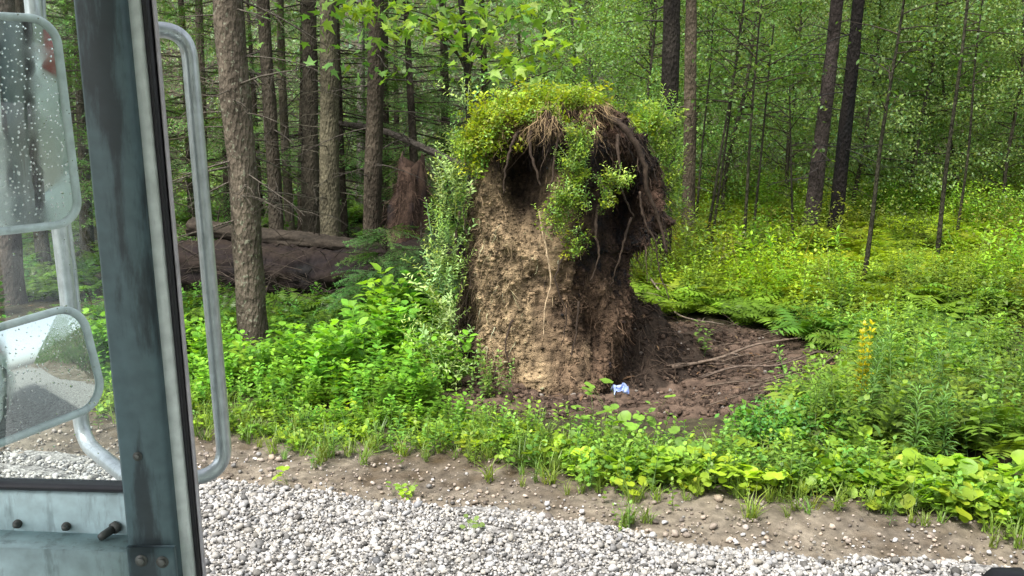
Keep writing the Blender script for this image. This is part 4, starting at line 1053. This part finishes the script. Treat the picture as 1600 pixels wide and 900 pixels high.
G_SP = 'background spruces in the left half of the woods'; L_SP = 'background spruce with dead lower twigs in the dim woods left of the root plate'
G_LF = 'leafy background trees in the right half of the woods'; L_LF = 'pale green fine-leaved tree in the woods behind the ferns'
far_at = lambda px, Yd: base_at(px, 300, Yd)
def zone(kind, px):
    if kind == 'spruce':
        for lim, t in ((110, 'seen past the mirrors through the window'), (370, 'between the tube loop and the thick lichened spruce'), (600, 'behind the fallen logs'), (9e9, 'behind the broken stump and the root plate')):
            if px < lim: return 'thin background spruce with dead lower twigs, ' + t, 'background spruces ' + t
    for lim, t in ((1060, 'behind the right shoulder of the root plate'), (1250, 'behind the group of slim saplings'), (1420, 'behind the two dark leaning trunks'), (9e9, 'behind the ferns at the right edge')):
        if px < lim: return 'pale green fine-leaved tree ' + t, 'leafy background trees ' + t
sp = [young_spruce('background_spruce', *zone('spruce', px), far_at(px, Yd), 8.5, 1.9, 40 + k, (1.7, 1.8, 1.3), .55, .12, 46, SPRAYS_C, 34) for k, (px, Yd) in enumerate([(250, 14.5), (355, 16.5), (535, 18.5)])]
q = random.Random(5)
for k, (px, Yd) in enumerate([(60, 15), (130, 17.5), (-60, 18), (200, 20), (300, 21), (405, 21.5), (470, 20), (600, 19.5), (655, 17.5), (700, 20.5), (620, 24), (520, 24), (380, 26), (260, 27), (120, 25), (0, 24), (-180, 20), (760, 22), (840, 25), (700, 27), (450, 30), (580, 31)]):
    copy_tree(sp[k % 3], far_at(px, Yd), q.uniform(0, 6.28), q.uniform(.85, 1.2), *zone('spruce', px), lean=.04)

LEAFP = diamond(.32, (.14, .21, .06))
def leafy(label, group, b, H, seed, reach, n, z0, per, lsize, cm):
    o = tree_at('leafy_tree', 'tree', label, group, b); mw, mn = MB(), MB()
    at = trunk_mesh(mw, H, .03 + H * .003, .012, seed, (.07, .06, .045), 9, 30, .3, .2, .03)
    leafy_crown(mw, mn, at, z0 * H, H, n, seed, reach, LEAFP, lsize, per, cm=cm, spread=.5)
    child('trunk', mw, M_bark, o, True); child('crown', mn, M_leaf, o); return o
lf = [leafy(*zone('leafy', px), far_at(px, Yd), 8.0, 60 + k, 2.0, 62, .06, 105, .064, cm) for k, (px, Yd, cm) in enumerate([(1130, 20, (.9, 1.05, .9)), (1230, 22, (1, 1, 1)), (1420, 19.5, (1, 1, 1.15))])]
for k, (px, Yd) in enumerate([(960, 19), (1010, 23), (1080, 25), (1180, 27), (1290, 25), (1350, 22.5), (1500, 21), (1570, 19), (1640, 22), (1450, 25), (1540, 27), (1380, 29), (1240, 31), (1100, 31), (960, 30), (880, 21), (820, 28), (1700, 19), (1780, 23), (1650, 29), (1330, 19.5), (1600, 24)]):
    copy_tree(lf[k % 3], far_at(px, Yd), q.uniform(0, 6.28), q.uniform(.85, 1.2), *zone('leafy', px), lean=.05)

# far wood: one mass behind everything, and round the road for what the mirrors see
def wood(name, label, n, fx, lsize, cols, density_seed, thr=-.5):
    mb = MB(); p = fx(n); k = fbm(p * .45, 3, density_seed) > thr; p = p[k]; n = len(p)
    tone = fbm(p * .6, 3, density_seed + 4)[:, None]
    for kk, c in enumerate(cols):
        s_ = slice(kk, None, len(cols)); m_ = len(p[s_])
        nr = rng.normal(0, .5, (m_, 3)); nr[:, 2] += .8; nr[:, 1] -= .3
        scatter(mb, diamond(.34, c), p[s_], frames(rng.normal(0, 1, (m_, 3)), nr), lsize * rng.uniform(.6, 1.4, m_), colvar(m_, .25, .1) * (1 + .35 * tone[s_]))
    return tag(mb.build(name, M_leaf), label, None, None, 'stuff')
def back(n):
    y = rng.uniform(29, 44, n); x = rng.uniform(-.78, .78, n) * y; z = terr0(x, y) + rng.beta(1, 1.2, n) * 15; return np.stack([x, y, z], -1)
wood('far_forest', 'far dense woods closing the view', 190000, back, .14, [(.15, .23, .105), (.13, .205, .095), (.17, .24, .12)], 71, -.45)  # leaf colours lifted to make up for crown shade
def under(n):
    y = rng.uniform(22, 30, n); x = rng.uniform(-.78, .78, n) * y; z = terr0(x, y) + rng.beta(1, 2.2, n) * 3.2; return np.stack([x, y, z], -1)
wood('forest_undergrowth', 'dense undergrowth between the far trunks', 60000, under, .10, [(.12, .19, .05), (.10, .16, .045)], 81, -.1)
def edge_wood(n):
    t = rng.uniform(7, 75, n) * np.where(rng.random(n) < .3, -1, 1); o = np.where(rng.random(n) < .5, rng.uniform(3.2, 7, n), rng.uniform(-17, -12, n)); z = rng.beta(1, 1.3, n) * 10
    return np.stack([EDGE0[0] + RD[0] * t + RN[0] * o, EDGE0[1] + RD[1] * t + RN[1] * o, z], -1)
def off_view(n):
    p = edge_wood(n); k = (np.abs(p[:, 0]) / np.clip(p[:, 1], .1, None) > .66) | (p[:, 1] < 0); return p[k]
wood('roadside_forest', 'woods along both sides of the road', 110000, off_view, .22, [(.07, .12, .04), (.05, .10, .035)], 91, -.5)

# ------------------------------------------------------------------ the vehicle
def paint(name, col, rough=.45, wear=.3, metal=0, scale=6, darks=(.02, .025, .03), wearpos=.62):
    m, N, L, bs = material(name)
    tc = N.new("ShaderNodeTexCoord"); n1 = N.new("ShaderNodeTexNoise"); n1.inputs['Scale'].default_value = scale; n1.inputs['Detail'].default_value = 8; n1.inputs['Roughness'].default_value = .65
    mp = N.new("ShaderNodeMapping"); mp.inputs['Scale'].default_value = (3.2, 3.2, .6); L.new(tc.outputs['Object'], mp.inputs[0]); L.new(mp.outputs[0], n1.inputs['Vector'])
    mr = N.new("ShaderNodeMapRange"); mr.inputs[1].default_value = wearpos - .06; mr.inputs[2].default_value = wearpos + .04; mr.inputs[4].default_value = wear; L.new(n1.outputs[0], mr.inputs[0])
    mx = N.new("ShaderNodeMixRGB"); mx.inputs[1].default_value = (*col, 1); mx.inputs[2].default_value = (*darks, 1); L.new(mr.outputs[0], mx.inputs[0])
    n2 = N.new("ShaderNodeTexNoise"); n2.inputs['Scale'].default_value = 45; n2.inputs['Detail'].default_value = 6; L.new(tc.outputs['Object'], n2.inputs['Vector'])
    m2 = N.new("ShaderNodeMapRange"); m2.inputs[1].default_value = .3; m2.inputs[2].default_value = .7; m2.inputs[3].default_value = .82; m2.inputs[4].default_value = 1.15; L.new(n2.outputs[0], m2.inputs[0])
    sc = N.new("ShaderNodeVectorMath"); sc.operation = 'SCALE'; L.new(mx.outputs[0], sc.inputs[0]); L.new(m2.outputs[0], sc.inputs['Scale'])
    L.new(sc.outputs[0], bs.inputs['Base Color']); bs.inputs['Metallic'].default_value = metal
    r_ = N.new("ShaderNodeMapRange"); r_.inputs[3].default_value = rough - .1; r_.inputs[4].default_value = rough + .15; L.new(n1.outputs[0], r_.inputs[0]); L.new(r_.outputs[0], bs.inputs['Roughness'])
    bump(N, L, bs, n2.outputs[0], .12, .002)
    return m
M_teal = paint('pillar_paint', (.085, .130, .142), .42, .85, 0, 5.5, (.018, .024, .028), .545)
M_grey = paint('trim_paint', (.72, .75, .72), .5, .35, 0, 9, (.2, .22, .22), .66)
M_sill = paint('sill_paint', (.52, .66, .68), .45, .5, 0, 16, (.20, .26, .27), .60)
M_body = paint('body_paint', (.62, .70, .67), .35, .25, 0, 5, (.25, .28, .27), .7)
M_red = paint('red_paint', (.42, .05, .04), .4, .3)
M_rub = paint('rubber', (.018, .016, .02), .55, .3, 0, 12, (.05, .05, .05))
M_alu = paint('tube_metal', (.58, .61, .62), .3, .5, .5, 30, (.3, .32, .33), .6)
M_rim = paint('mirror_housing', (.62, .70, .68), .5, .3, 0, 20, (.2, .24, .24))
M_bolt = paint('bolt_metal', (.12, .12, .11), .5, .5, .5, 40, (.10, .06, .04))
M_lightrub = paint('seal_edge', (.52, .47, .49), .5, .2)
mm, N, L, bs = material('mirror_glass'); bs.inputs['Base Color'].default_value = (.84, .9, .88, 1); bs.inputs['Metallic'].default_value = 1; bs.inputs['Roughness'].default_value = .02
tc = N.new("ShaderNodeTexCoord"); vo = N.new("ShaderNodeTexVoronoi"); vo.inputs['Scale'].default_value = 130; L.new(tc.outputs['Object'], vo.inputs['Vector'])
mr = N.new("ShaderNodeMapRange"); mr.inputs[1].default_value = .0; mr.inputs[2].default_value = .26; mr.inputs[3].default_value = 1; mr.inputs[4].default_value = 0; L.new(vo.outputs['Distance'], mr.inputs[0])
bump(N, L, bs, mr.outputs[0], .14, .002)
n1 = N.new("ShaderNodeTexNoise"); n1.inputs['Scale'].default_value = 14; L.new(tc.outputs['Object'], n1.inputs['Vector'])
r_ = N.new("ShaderNodeMapRange"); r_.inputs[1].default_value = .4; r_.inputs[2].default_value = .75; r_.inputs[3].default_value = .015; r_.inputs[4].default_value = .14; L.new(n1.outputs[0], r_.inputs[0]); L.new(r_.outputs[0], bs.inputs['Roughness'])
mg, N, L, bs = material('window_glass')
tr = N.new("ShaderNodeBsdfTransparent"); tr.inputs[0].default_value = (.93, .965, .955, 1); gl = N.new("ShaderNodeBsdfGlossy"); gl.inputs['Roughness'].default_value = .03
mx = N.new("ShaderNodeMixShader"); mx.inputs[0].default_value = .04; L.new(tr.outputs[0], mx.inputs[1]); L.new(gl.outputs[0], mx.inputs[2]); L.new(mx.outputs[0], N["Material Output"].inputs[0])
md, N, L, bs = material('water'); bs.inputs['Transmission Weight'].default_value = 1; bs.inputs['IOR'].default_value = 1.33; bs.inputs['Roughness'].default_value = .02

P0 = np.array([-.46, 1.2]); 
def Bp(t, o, z): q = P0 + RD * t + RN * o; return np.array([q[0], q[1], z])
AX = np.array([[RD[0], RD[1], 0], [RN[0], RN[1], 0], [0, 0, 1]])
def bb(mb, t0, t1, o0, o1, z0, z1, bev=.0, mat=0): box(mb, Bp((t0 + t1) / 2, (o0 + o1) / 2, (z0 + z1) / 2), (t1 - t0, o1 - o0, z1 - z0), axes=AX, bev=bev, mat=mat)
VEH = empty('work_vehicle', (*Bp(3, -1.1, 0),), 'grey-green vehicle with open door, dark pillar, two wet wing mirrors and metal tube loops', 'vehicle')

def slab(name, edges, y0, y1, mat, bev=.004, ext=(-420, 1350)):
    """an upright bar whose front face has the given left and right edge columns at picture rows 0 and 900"""
    (l0, l9), (r0_, r9) = edges; V = []
    for py in ext:
        t = py / 900; L0 = P(l0 + (l9 - l0) * t, py, y0); R0 = P(r0_ + (r9 - r0_) * t, py, y0); V.append((L0, R0))
    b_ = bev; mb = MB(); prof = []
    for (L0, R0) in V:
        wv = R0 - L0; wn = wv / np.linalg.norm(wv); dp = np.array([0, y1 - y0, 0]); 
        prof.append([L0 + np.array([0, b_, 0]), L0 + wn * b_, R0 - wn * b_, R0 + np.array([0, b_, 0]), R0 + dp, L0 + dp])
    prof = np.array(prof); nseg = 24; W = np.array([prof[0] + (prof[1] - prof[0]) * k / nseg for k in range(nseg + 1)])
    n_ = 6; i = np.arange(nseg)[:, None] * n_; j = np.arange(n_)[None]
    Q = np.stack([i + j, i + (j + 1) % n_, i + n_ + (j + 1) % n_, i + n_ + j], -1).reshape(-1, 4)
    mb.add(W.reshape(-1, 3), Q); mb.F.append(np.array([[0, 1, 2, 3, 4, 5], [k + nseg * 6 for k in (5, 4, 3, 2, 1, 0)]])); mb.M.append(np.zeros(2, np.int32))
    return mb.build(name, mat, VEH)
pil = slab('pillar', ((112, 203), (190, 277)), 1.17, 1.235, M_teal, .005)
pil['label'] = 'dark teal painted metal pillar with scuffs'
slab('pillar_trim', ((189, 276), (218, 305)), 1.19, 1.2, M_grey, .003)
slab('door_seal', ((216, 303), (236, 316)), 1.195, 1.203, M_rub, .004)
slab('door_seal', ((225, 309), (230, 312)), 1.186, 1.20, M_rub, .002)
slab('seal_edge', ((235.5, 315), (241, 320)), 1.194, 1.201, M_lightrub, .002)

# window: gasket, pane, sill
def hbar(name, rows, y0, y1, mat, px=(-260, 205), bev=.004):
    (ta, tb), (ba, bb_) = rows   # rows at px=0 and px=200 of top and bottom edges
    pr = []
    for p_ in px:
        t = p_ / 200; T_ = P(p_, ta + (tb - ta) * t, y0); B_ = P(p_, ba + (bb_ - ba) * t, y0); dp = np.array([0, y1 - y0, 0]); up = np.array([0, 0, bev])
        pr.append([T_ + dp, T_ + np.array([0, bev, 0]), T_ - up, B_ + up, B_ + np.array([0, bev, 0]), B_ + dp])
    pr = np.array(pr); mb = MB(); n_ = 6; j = np.arange(n_)
    mb.add(pr.reshape(-1, 3), np.stack([j, (j + 1) % n_, n_ + (j + 1) % n_, n_ + j], -1)); mb.F.append(np.array([[0, 1, 2, 3, 4, 5], [11, 10, 9, 8, 7, 6]])); mb.M.append(np.zeros(2, np.int32))
    return mb.build(name, mat, VEH)
hbar('window_gasket', ((756, 761), (767, 772)), 1.215, 1.24, M_rub)
hbar('sill_upright', ((767.5, 773), (850, 858)), 1.222, 1.25, M_sill)['label'] = 'pale grey-green painted panel under the window'
# the ledge: a horizontal shelf towards the camera, and its front lip
A_ = P(-260, 817.5, 1.222); B_ = P(205, 836, 1.222); mb = MB()
dz = .012; yf = 1.165
c4 = [A_, B_, np.array([B_[0] + .03, yf, B_[2]]), np.array([A_[0], yf, A_[2]])]
V = c4 + [v - np.array([0, 0, dz]) for v in c4]
mb.add(V, [[0, 1, 2, 3], [7, 6, 5, 4], [0, 4, 5, 1], [1, 5, 6, 2], [2, 6, 7, 3], [3, 7, 4, 0]])
mb.build('sill_ledge', M_sill, VEH)
mb = MB(); V = [c4[3] + [0, -.002, .001], c4[2] + [0, -.002, .001], c4[2] + [0, -.002, -.16], c4[3] + [0, -.002, -.16]]; V = [np.array(v, float) for v in V]; V = V + [v + np.array([0, .012, 0]) for v in V]
V[4][2] -= .014; V[5][2] -= .014
mb.add(V, [[0, 3, 2, 1], [4, 5, 6, 7], [0, 1, 5, 4], [1, 2, 6, 5], [2, 3, 7, 6], [3, 0, 4, 7]]); mb.build('sill_front', M_sill, VEH)
pa, pb, pc, pd = P(-260, -420, 1.232), P(170, -420, 1.232), P(215, 764, 1.232), P(-260, 760, 1.232)
mb = MB(); V = [pa, pb, pc, pd] + [v + np.array([0, .004, 0]) for v in (pa, pb, pc, pd)]
mb.add(V, [[0, 3, 2, 1], [4, 5, 6, 7], [0, 1, 5, 4], [1, 2, 6, 5], [2, 3, 7, 6], [3, 0, 4, 7]]); win = mb.build('window_pane', mg, VEH)
# rain drops on the pane
hemi = []
k1, k2 = 5, 9
HV = [[0, -.55, 0]] + [[math.sin(a) * math.cos(b), -.55 * math.cos(a), math.sin(a) * math.sin(b)] for a in np.linspace(.35, math.pi / 2, k1) for b in np.arange(k2) * 2 * math.pi / k2]
HF = [[0, 1 + j, 1 + (j + 1) % k2] for j in range(k2)] 
for a in range(k1 - 1):
    for j in range(k2): u0, u1 = 1 + a * k2 + j, 1 + a * k2 + (j + 1) % k2; HF += [[u0, u0 + k2, u1], [u1, u0 + k2, u1 + k2]]
mb = MB(); n = 150; px = rng.uniform(0, 165, n); py = rng.uniform(0, 755, n); pos = np.array([P(a, b, 1.2315) for a, b in zip(px, py)])
scatter(mb, (np.array(HV), np.array(HF), C3((1, 1, 1), len(HV))), pos, np.tile(np.eye(3), (n, 1, 1)), np.clip(rng.lognormal(math.log(.0011), .4, n), .0005, .003))
o = mb.build('raindrops', md, VEH, smooth=True); o['kind'] = 'stuff'

# bolts
def bolt(px, py, Yd, r, ln, name='bolt', tilt=(0, -1, 0), head=True, washer=True):
    c = P(px, py, Yd); d = np.array(tilt, float); d /= np.linalg.norm(d); mb = MB()
    if washer: tube(mb, [c, c + d * ln * .25], r * 1.45, 14, caps=True); mb.F.append(np.array([[mb.n - 14 + k for k in range(14)]])); mb.M.append(np.zeros(1, np.int32))
    tube(mb, [c, c + d * ln * .8, c + d * ln], [r, r, r * .8], 6 if head else 12)
    mb.build(name, M_bolt, VEH)
slab('hinge_plate', ((112 + 3, 203 - 2), (190, 275)), 1.158, 1.166, M_teal, .002, ext=(856, 1350))
bolt(221, 876, 1.158, .006, .005); bolt(254, 878, 1.158, .006, .005); bolt(215, 713, 1.169, .0045, .004)
bolt(28, 818, 1.222, .0045, .012, tilt=(.2, -1, .1)); bolt(104, 822, 1.222, .0045, .012, tilt=(.2, -1, .1))
bolt(183, 822, 1.222, .006, .03, name='stud', tilt=(-.55, -1, -.25)); 

# mirror arms: bent metal tubes
def arm(pts, r, label=None):
    W = roundpath(np.array([P(a, b, c) for a, b, c in pts]), .055, 10); W2 = []
    for a, b_ in zip(W[:-1], W[1:]):
        for t in np.linspace(0, 1, 3, endpoint=False): W2.append(a + (b_ - a) * t)
    W2.append(W[-1]); mb = MB(); tube(mb, W2, r, 20, caps=False); o = mb.build('mirror_arm', M_alu, VEH, smooth=True)
    if label: o['label'] = label
arm([(190, 46, 1.30), (293, 47, 1.36), (353, 738, 1.36), (250, 757, 1.30)], .0118, 'bent tube loop standing out right of the pillar')
arm([(32, -300, 1.86), (50, 0, 1.86), (102, 430, 1.84), (130, 690, 1.82), (235, 775, 1.6)], .016, 'bent tube behind the two mirrors')
arm([(58, -200, 1.88), (68, 60, 1.88), (116, 430, 1.86), (128, 560, 1.84)], .007, 'thin brace beside the tube behind the mirrors')

# mirrors
def mirror(label, cpx, cpy, Yd, W_, H_, rc, roll, look, convex, rimr):
    c = P(cpx, cpy, Yd); tocam = np.array([0, 0, CAMZ]) - c; tocam /= np.linalg.norm(tocam); lk = np.array(look, float); lk /= np.linalg.norm(lk)
    n = tocam + lk; n /= np.linalg.norm(n)
    up = np.array([0, 0, 1.0]); x = np.cross(up, n); x /= np.linalg.norm(x); y = np.cross(n, x)
    cr_, sr = math.cos(roll), math.sin(roll); x, y = x * cr_ + y * sr, y * cr_ - x * sr
    A = np.stack([x, y, n])
    k = 12; out = []
    for (sx, sy, a0) in ((1, 1, 0), (-1, 1, 90), (-1, -1, 180), (1, -1, 270)):
        for a in np.radians(np.linspace(a0, a0 + 90, k)): out.append([sx * (W_ / 2 - rc) + rc * math.cos(a), sy * (H_ / 2 - rc) + rc * math.sin(a)])
    out = np.array(out); m_ = len(out); rings = 14
    def zf(u, v): return -(u ** 2 + v ** 2) * convex
    mb = MB(); V = [[0, 0, 0]]
    for r in np.linspace(1 / rings, 1, rings): V += [[a * r, b * r, zf(a * r, b * r)] for a, b in out]
    Fc = [[0, 1 + j, 1 + (j + 1) % m_] for j in range(m_)]
    for r in range(rings - 1):
        for j in range(m_): u0, u1 = 1 + r * m_ + j, 1 + r * m_ + (j + 1) % m_; Fc += [[u0, u0 + m_, u1], [u1, u0 + m_, u1 + m_]]
    g_ = MB(); g_.add(np.array(V) @ A + c, np.array(Fc))
    # housing: a dished shell behind the glass
    prof = [(1.0, -.002), (1.03, -.012), (1.0, -.03), (.85, -.045), (.4, -.052)]; HVv = []
    zr = np.array([zf(a, b) for a, b in out])
    for s__, dz_ in prof: HVv += [[a * s__, b * s__, z_ + dz_] for (a, b), z_ in zip(out, zr)]
    Q = []
    for r in range(len(prof) - 1):
        for j in range(m_): Q.append([r * m_ + j, (r + 1) * m_ + j, (r + 1) * m_ + (j + 1) % m_, r * m_ + (j + 1) % m_])
    hb = MB(); hb.add(np.array(HVv) @ A + c, Q); hb.F.append(np.array([[(len(prof) - 1) * m_ + j for j in range(m_)]])); hb.M.append(np.zeros(1, np.int32))
    ringp = np.array([[a, b, z_ + .001] for (a, b), z_ in zip(out, zr)]); ringp = np.concatenate([ringp, ringp[:2]]) @ A + c
    tube(hb, ringp, rimr, 10, caps=False)
    h = hb.build('wing_mirror', M_rim, VEH, smooth=True); h['label'] = label
    go = g_.build('mirror_glass', mm, h, smooth=True, origin=tuple(VEH.location))
    return c
mirror('large flat rectangular wing mirror with rounded corners, wet glass', -6, 196, 1.60, .245, .375, .045, math.radians(3), (RD[0] - .15 * RN[0], RD[1] - .15 * RN[1], -.01), .02, .0075)
mirror('small convex wing mirror, tilted, below the large one', 40, 592, 1.58, .28, .205, .05, math.radians(8), (RD[0] + .05 * RN[0], RD[1] + .05 * RN[1], -.12), .85, .0075)

# body of the vehicle
mb = MB()
bb(mb, 1.1, 8.6, -.05, 0, .75, 1.95, .01); bb(mb, 1.1, 8.6, -.05, 0, 2.75, 3.3, .01)
for t in np.arange(1.1, 8.6, 1.25): bb(mb, t, t + .14, -.048, -.002, 1.95, 2.75)
bb(mb, -.9, 8.6, -2.4, -2.35, .75, 1.45); bb(mb, -.9, 8.6, -2.4, -2.35, 2.9, 3.3)
for t in np.arange(-.9, 8.6, 1.35): bb(mb, t, t + .12, -2.398, -2.352, 1.45, 2.9)
bb(mb, 8.6, 8.65, -2.4, 0, .75, 3.3); bb(mb, -.95, 8.65, -2.42, .0, 3.3, 3.36, .01)
bb(mb, -.95, -.9, -2.4, -.02, .75, 1.75); bb(mb, -.95, -.9, -2.4, -.02, 2.95, 3.3)
bb(mb, -.93, 8.6, -2.36, -.10, .72, .78); bb(mb, -.9, -.12, -.04, .01, .75, 1.6)
bb(mb, -.9, 8.6, -.04, .0, 3.05, 3.3)
bb(mb, 1.1, 4.0, -.046, -.001, 1.96, 2.74)
mb.build('body_shell', M_body, VEH)
mb = MB(); bb(mb, 2.05, 2.25, .001, .03, .8, 3.2, .006); mb.build('body_gasket', M_rub, VEH)
mb = MB(); bb(mb, 1.25, 1.85, .001, .025, .8, 3.2, .006); mb.build('folded_door', M_teal, VEH)
mb = MB(); bb(mb, 1.075, 1.10, -.03, .03, .8, 3.1, .008); mb.build('door_post', M_grey, VEH)
mb = MB(); bb(mb, 1.102, 1.13, -.0, .03, .8, 3.1, .004); mb.build('door_seal', M_rub, VEH)
mb = MB(); bb(mb, 3.0, 4.6, .002, .012, 2.62, 2.85); mb.build('red_stripe', M_red, VEH)
mb = MB(); g1, g2 = Bp(1.2, -.025, 1.95), 0
for t in np.arange(4.05, 8.4, 1.25): bb(mb, t, t + 1.11, -.028, -.022, 1.95, 2.75)
mb.build('side_glass', mg, VEH)
for t in (-.2, 1.7, 6.8):
    for o_ in (-.28, -2.12):
        if t == 1.7: continue
        mb = MB(); c0 = Bp(t, o_, .48); th = np.arange(28) * 2 * math.pi / 28
        prof = [(.2, -.13), (.42, -.14), (.47, -.11), (.47, .11), (.42, .14), (.2, .13)]
        V = np.array([[math.cos(a) * r * RD[0] + RN[0] * w_, math.cos(a) * r * RD[1] + RN[1] * w_, math.sin(a) * r] for r, w_ in prof for a in th]) + c0
        Q = [[k * 28 + j, k * 28 + (j + 1) % 28, (k + 1) * 28 + (j + 1) % 28, (k + 1) * 28 + j] for k in range(5) for j in range(28)]
        mb.add(V, Q); tube(mb, [c0 - np.array([*RN, 0]) * .1, c0 + np.array([*RN, 0]) * .1], .21, 12); mb.build('wheel', M_rub, VEH, smooth=False)
# the small dark corner seen at the bottom of the door opening
mb = MB(); c = P(1580, 912, 1.02); box(mb, c, (.06, .05, .03), bev=.012); mb.build('door_buffer', M_rub, VEH)
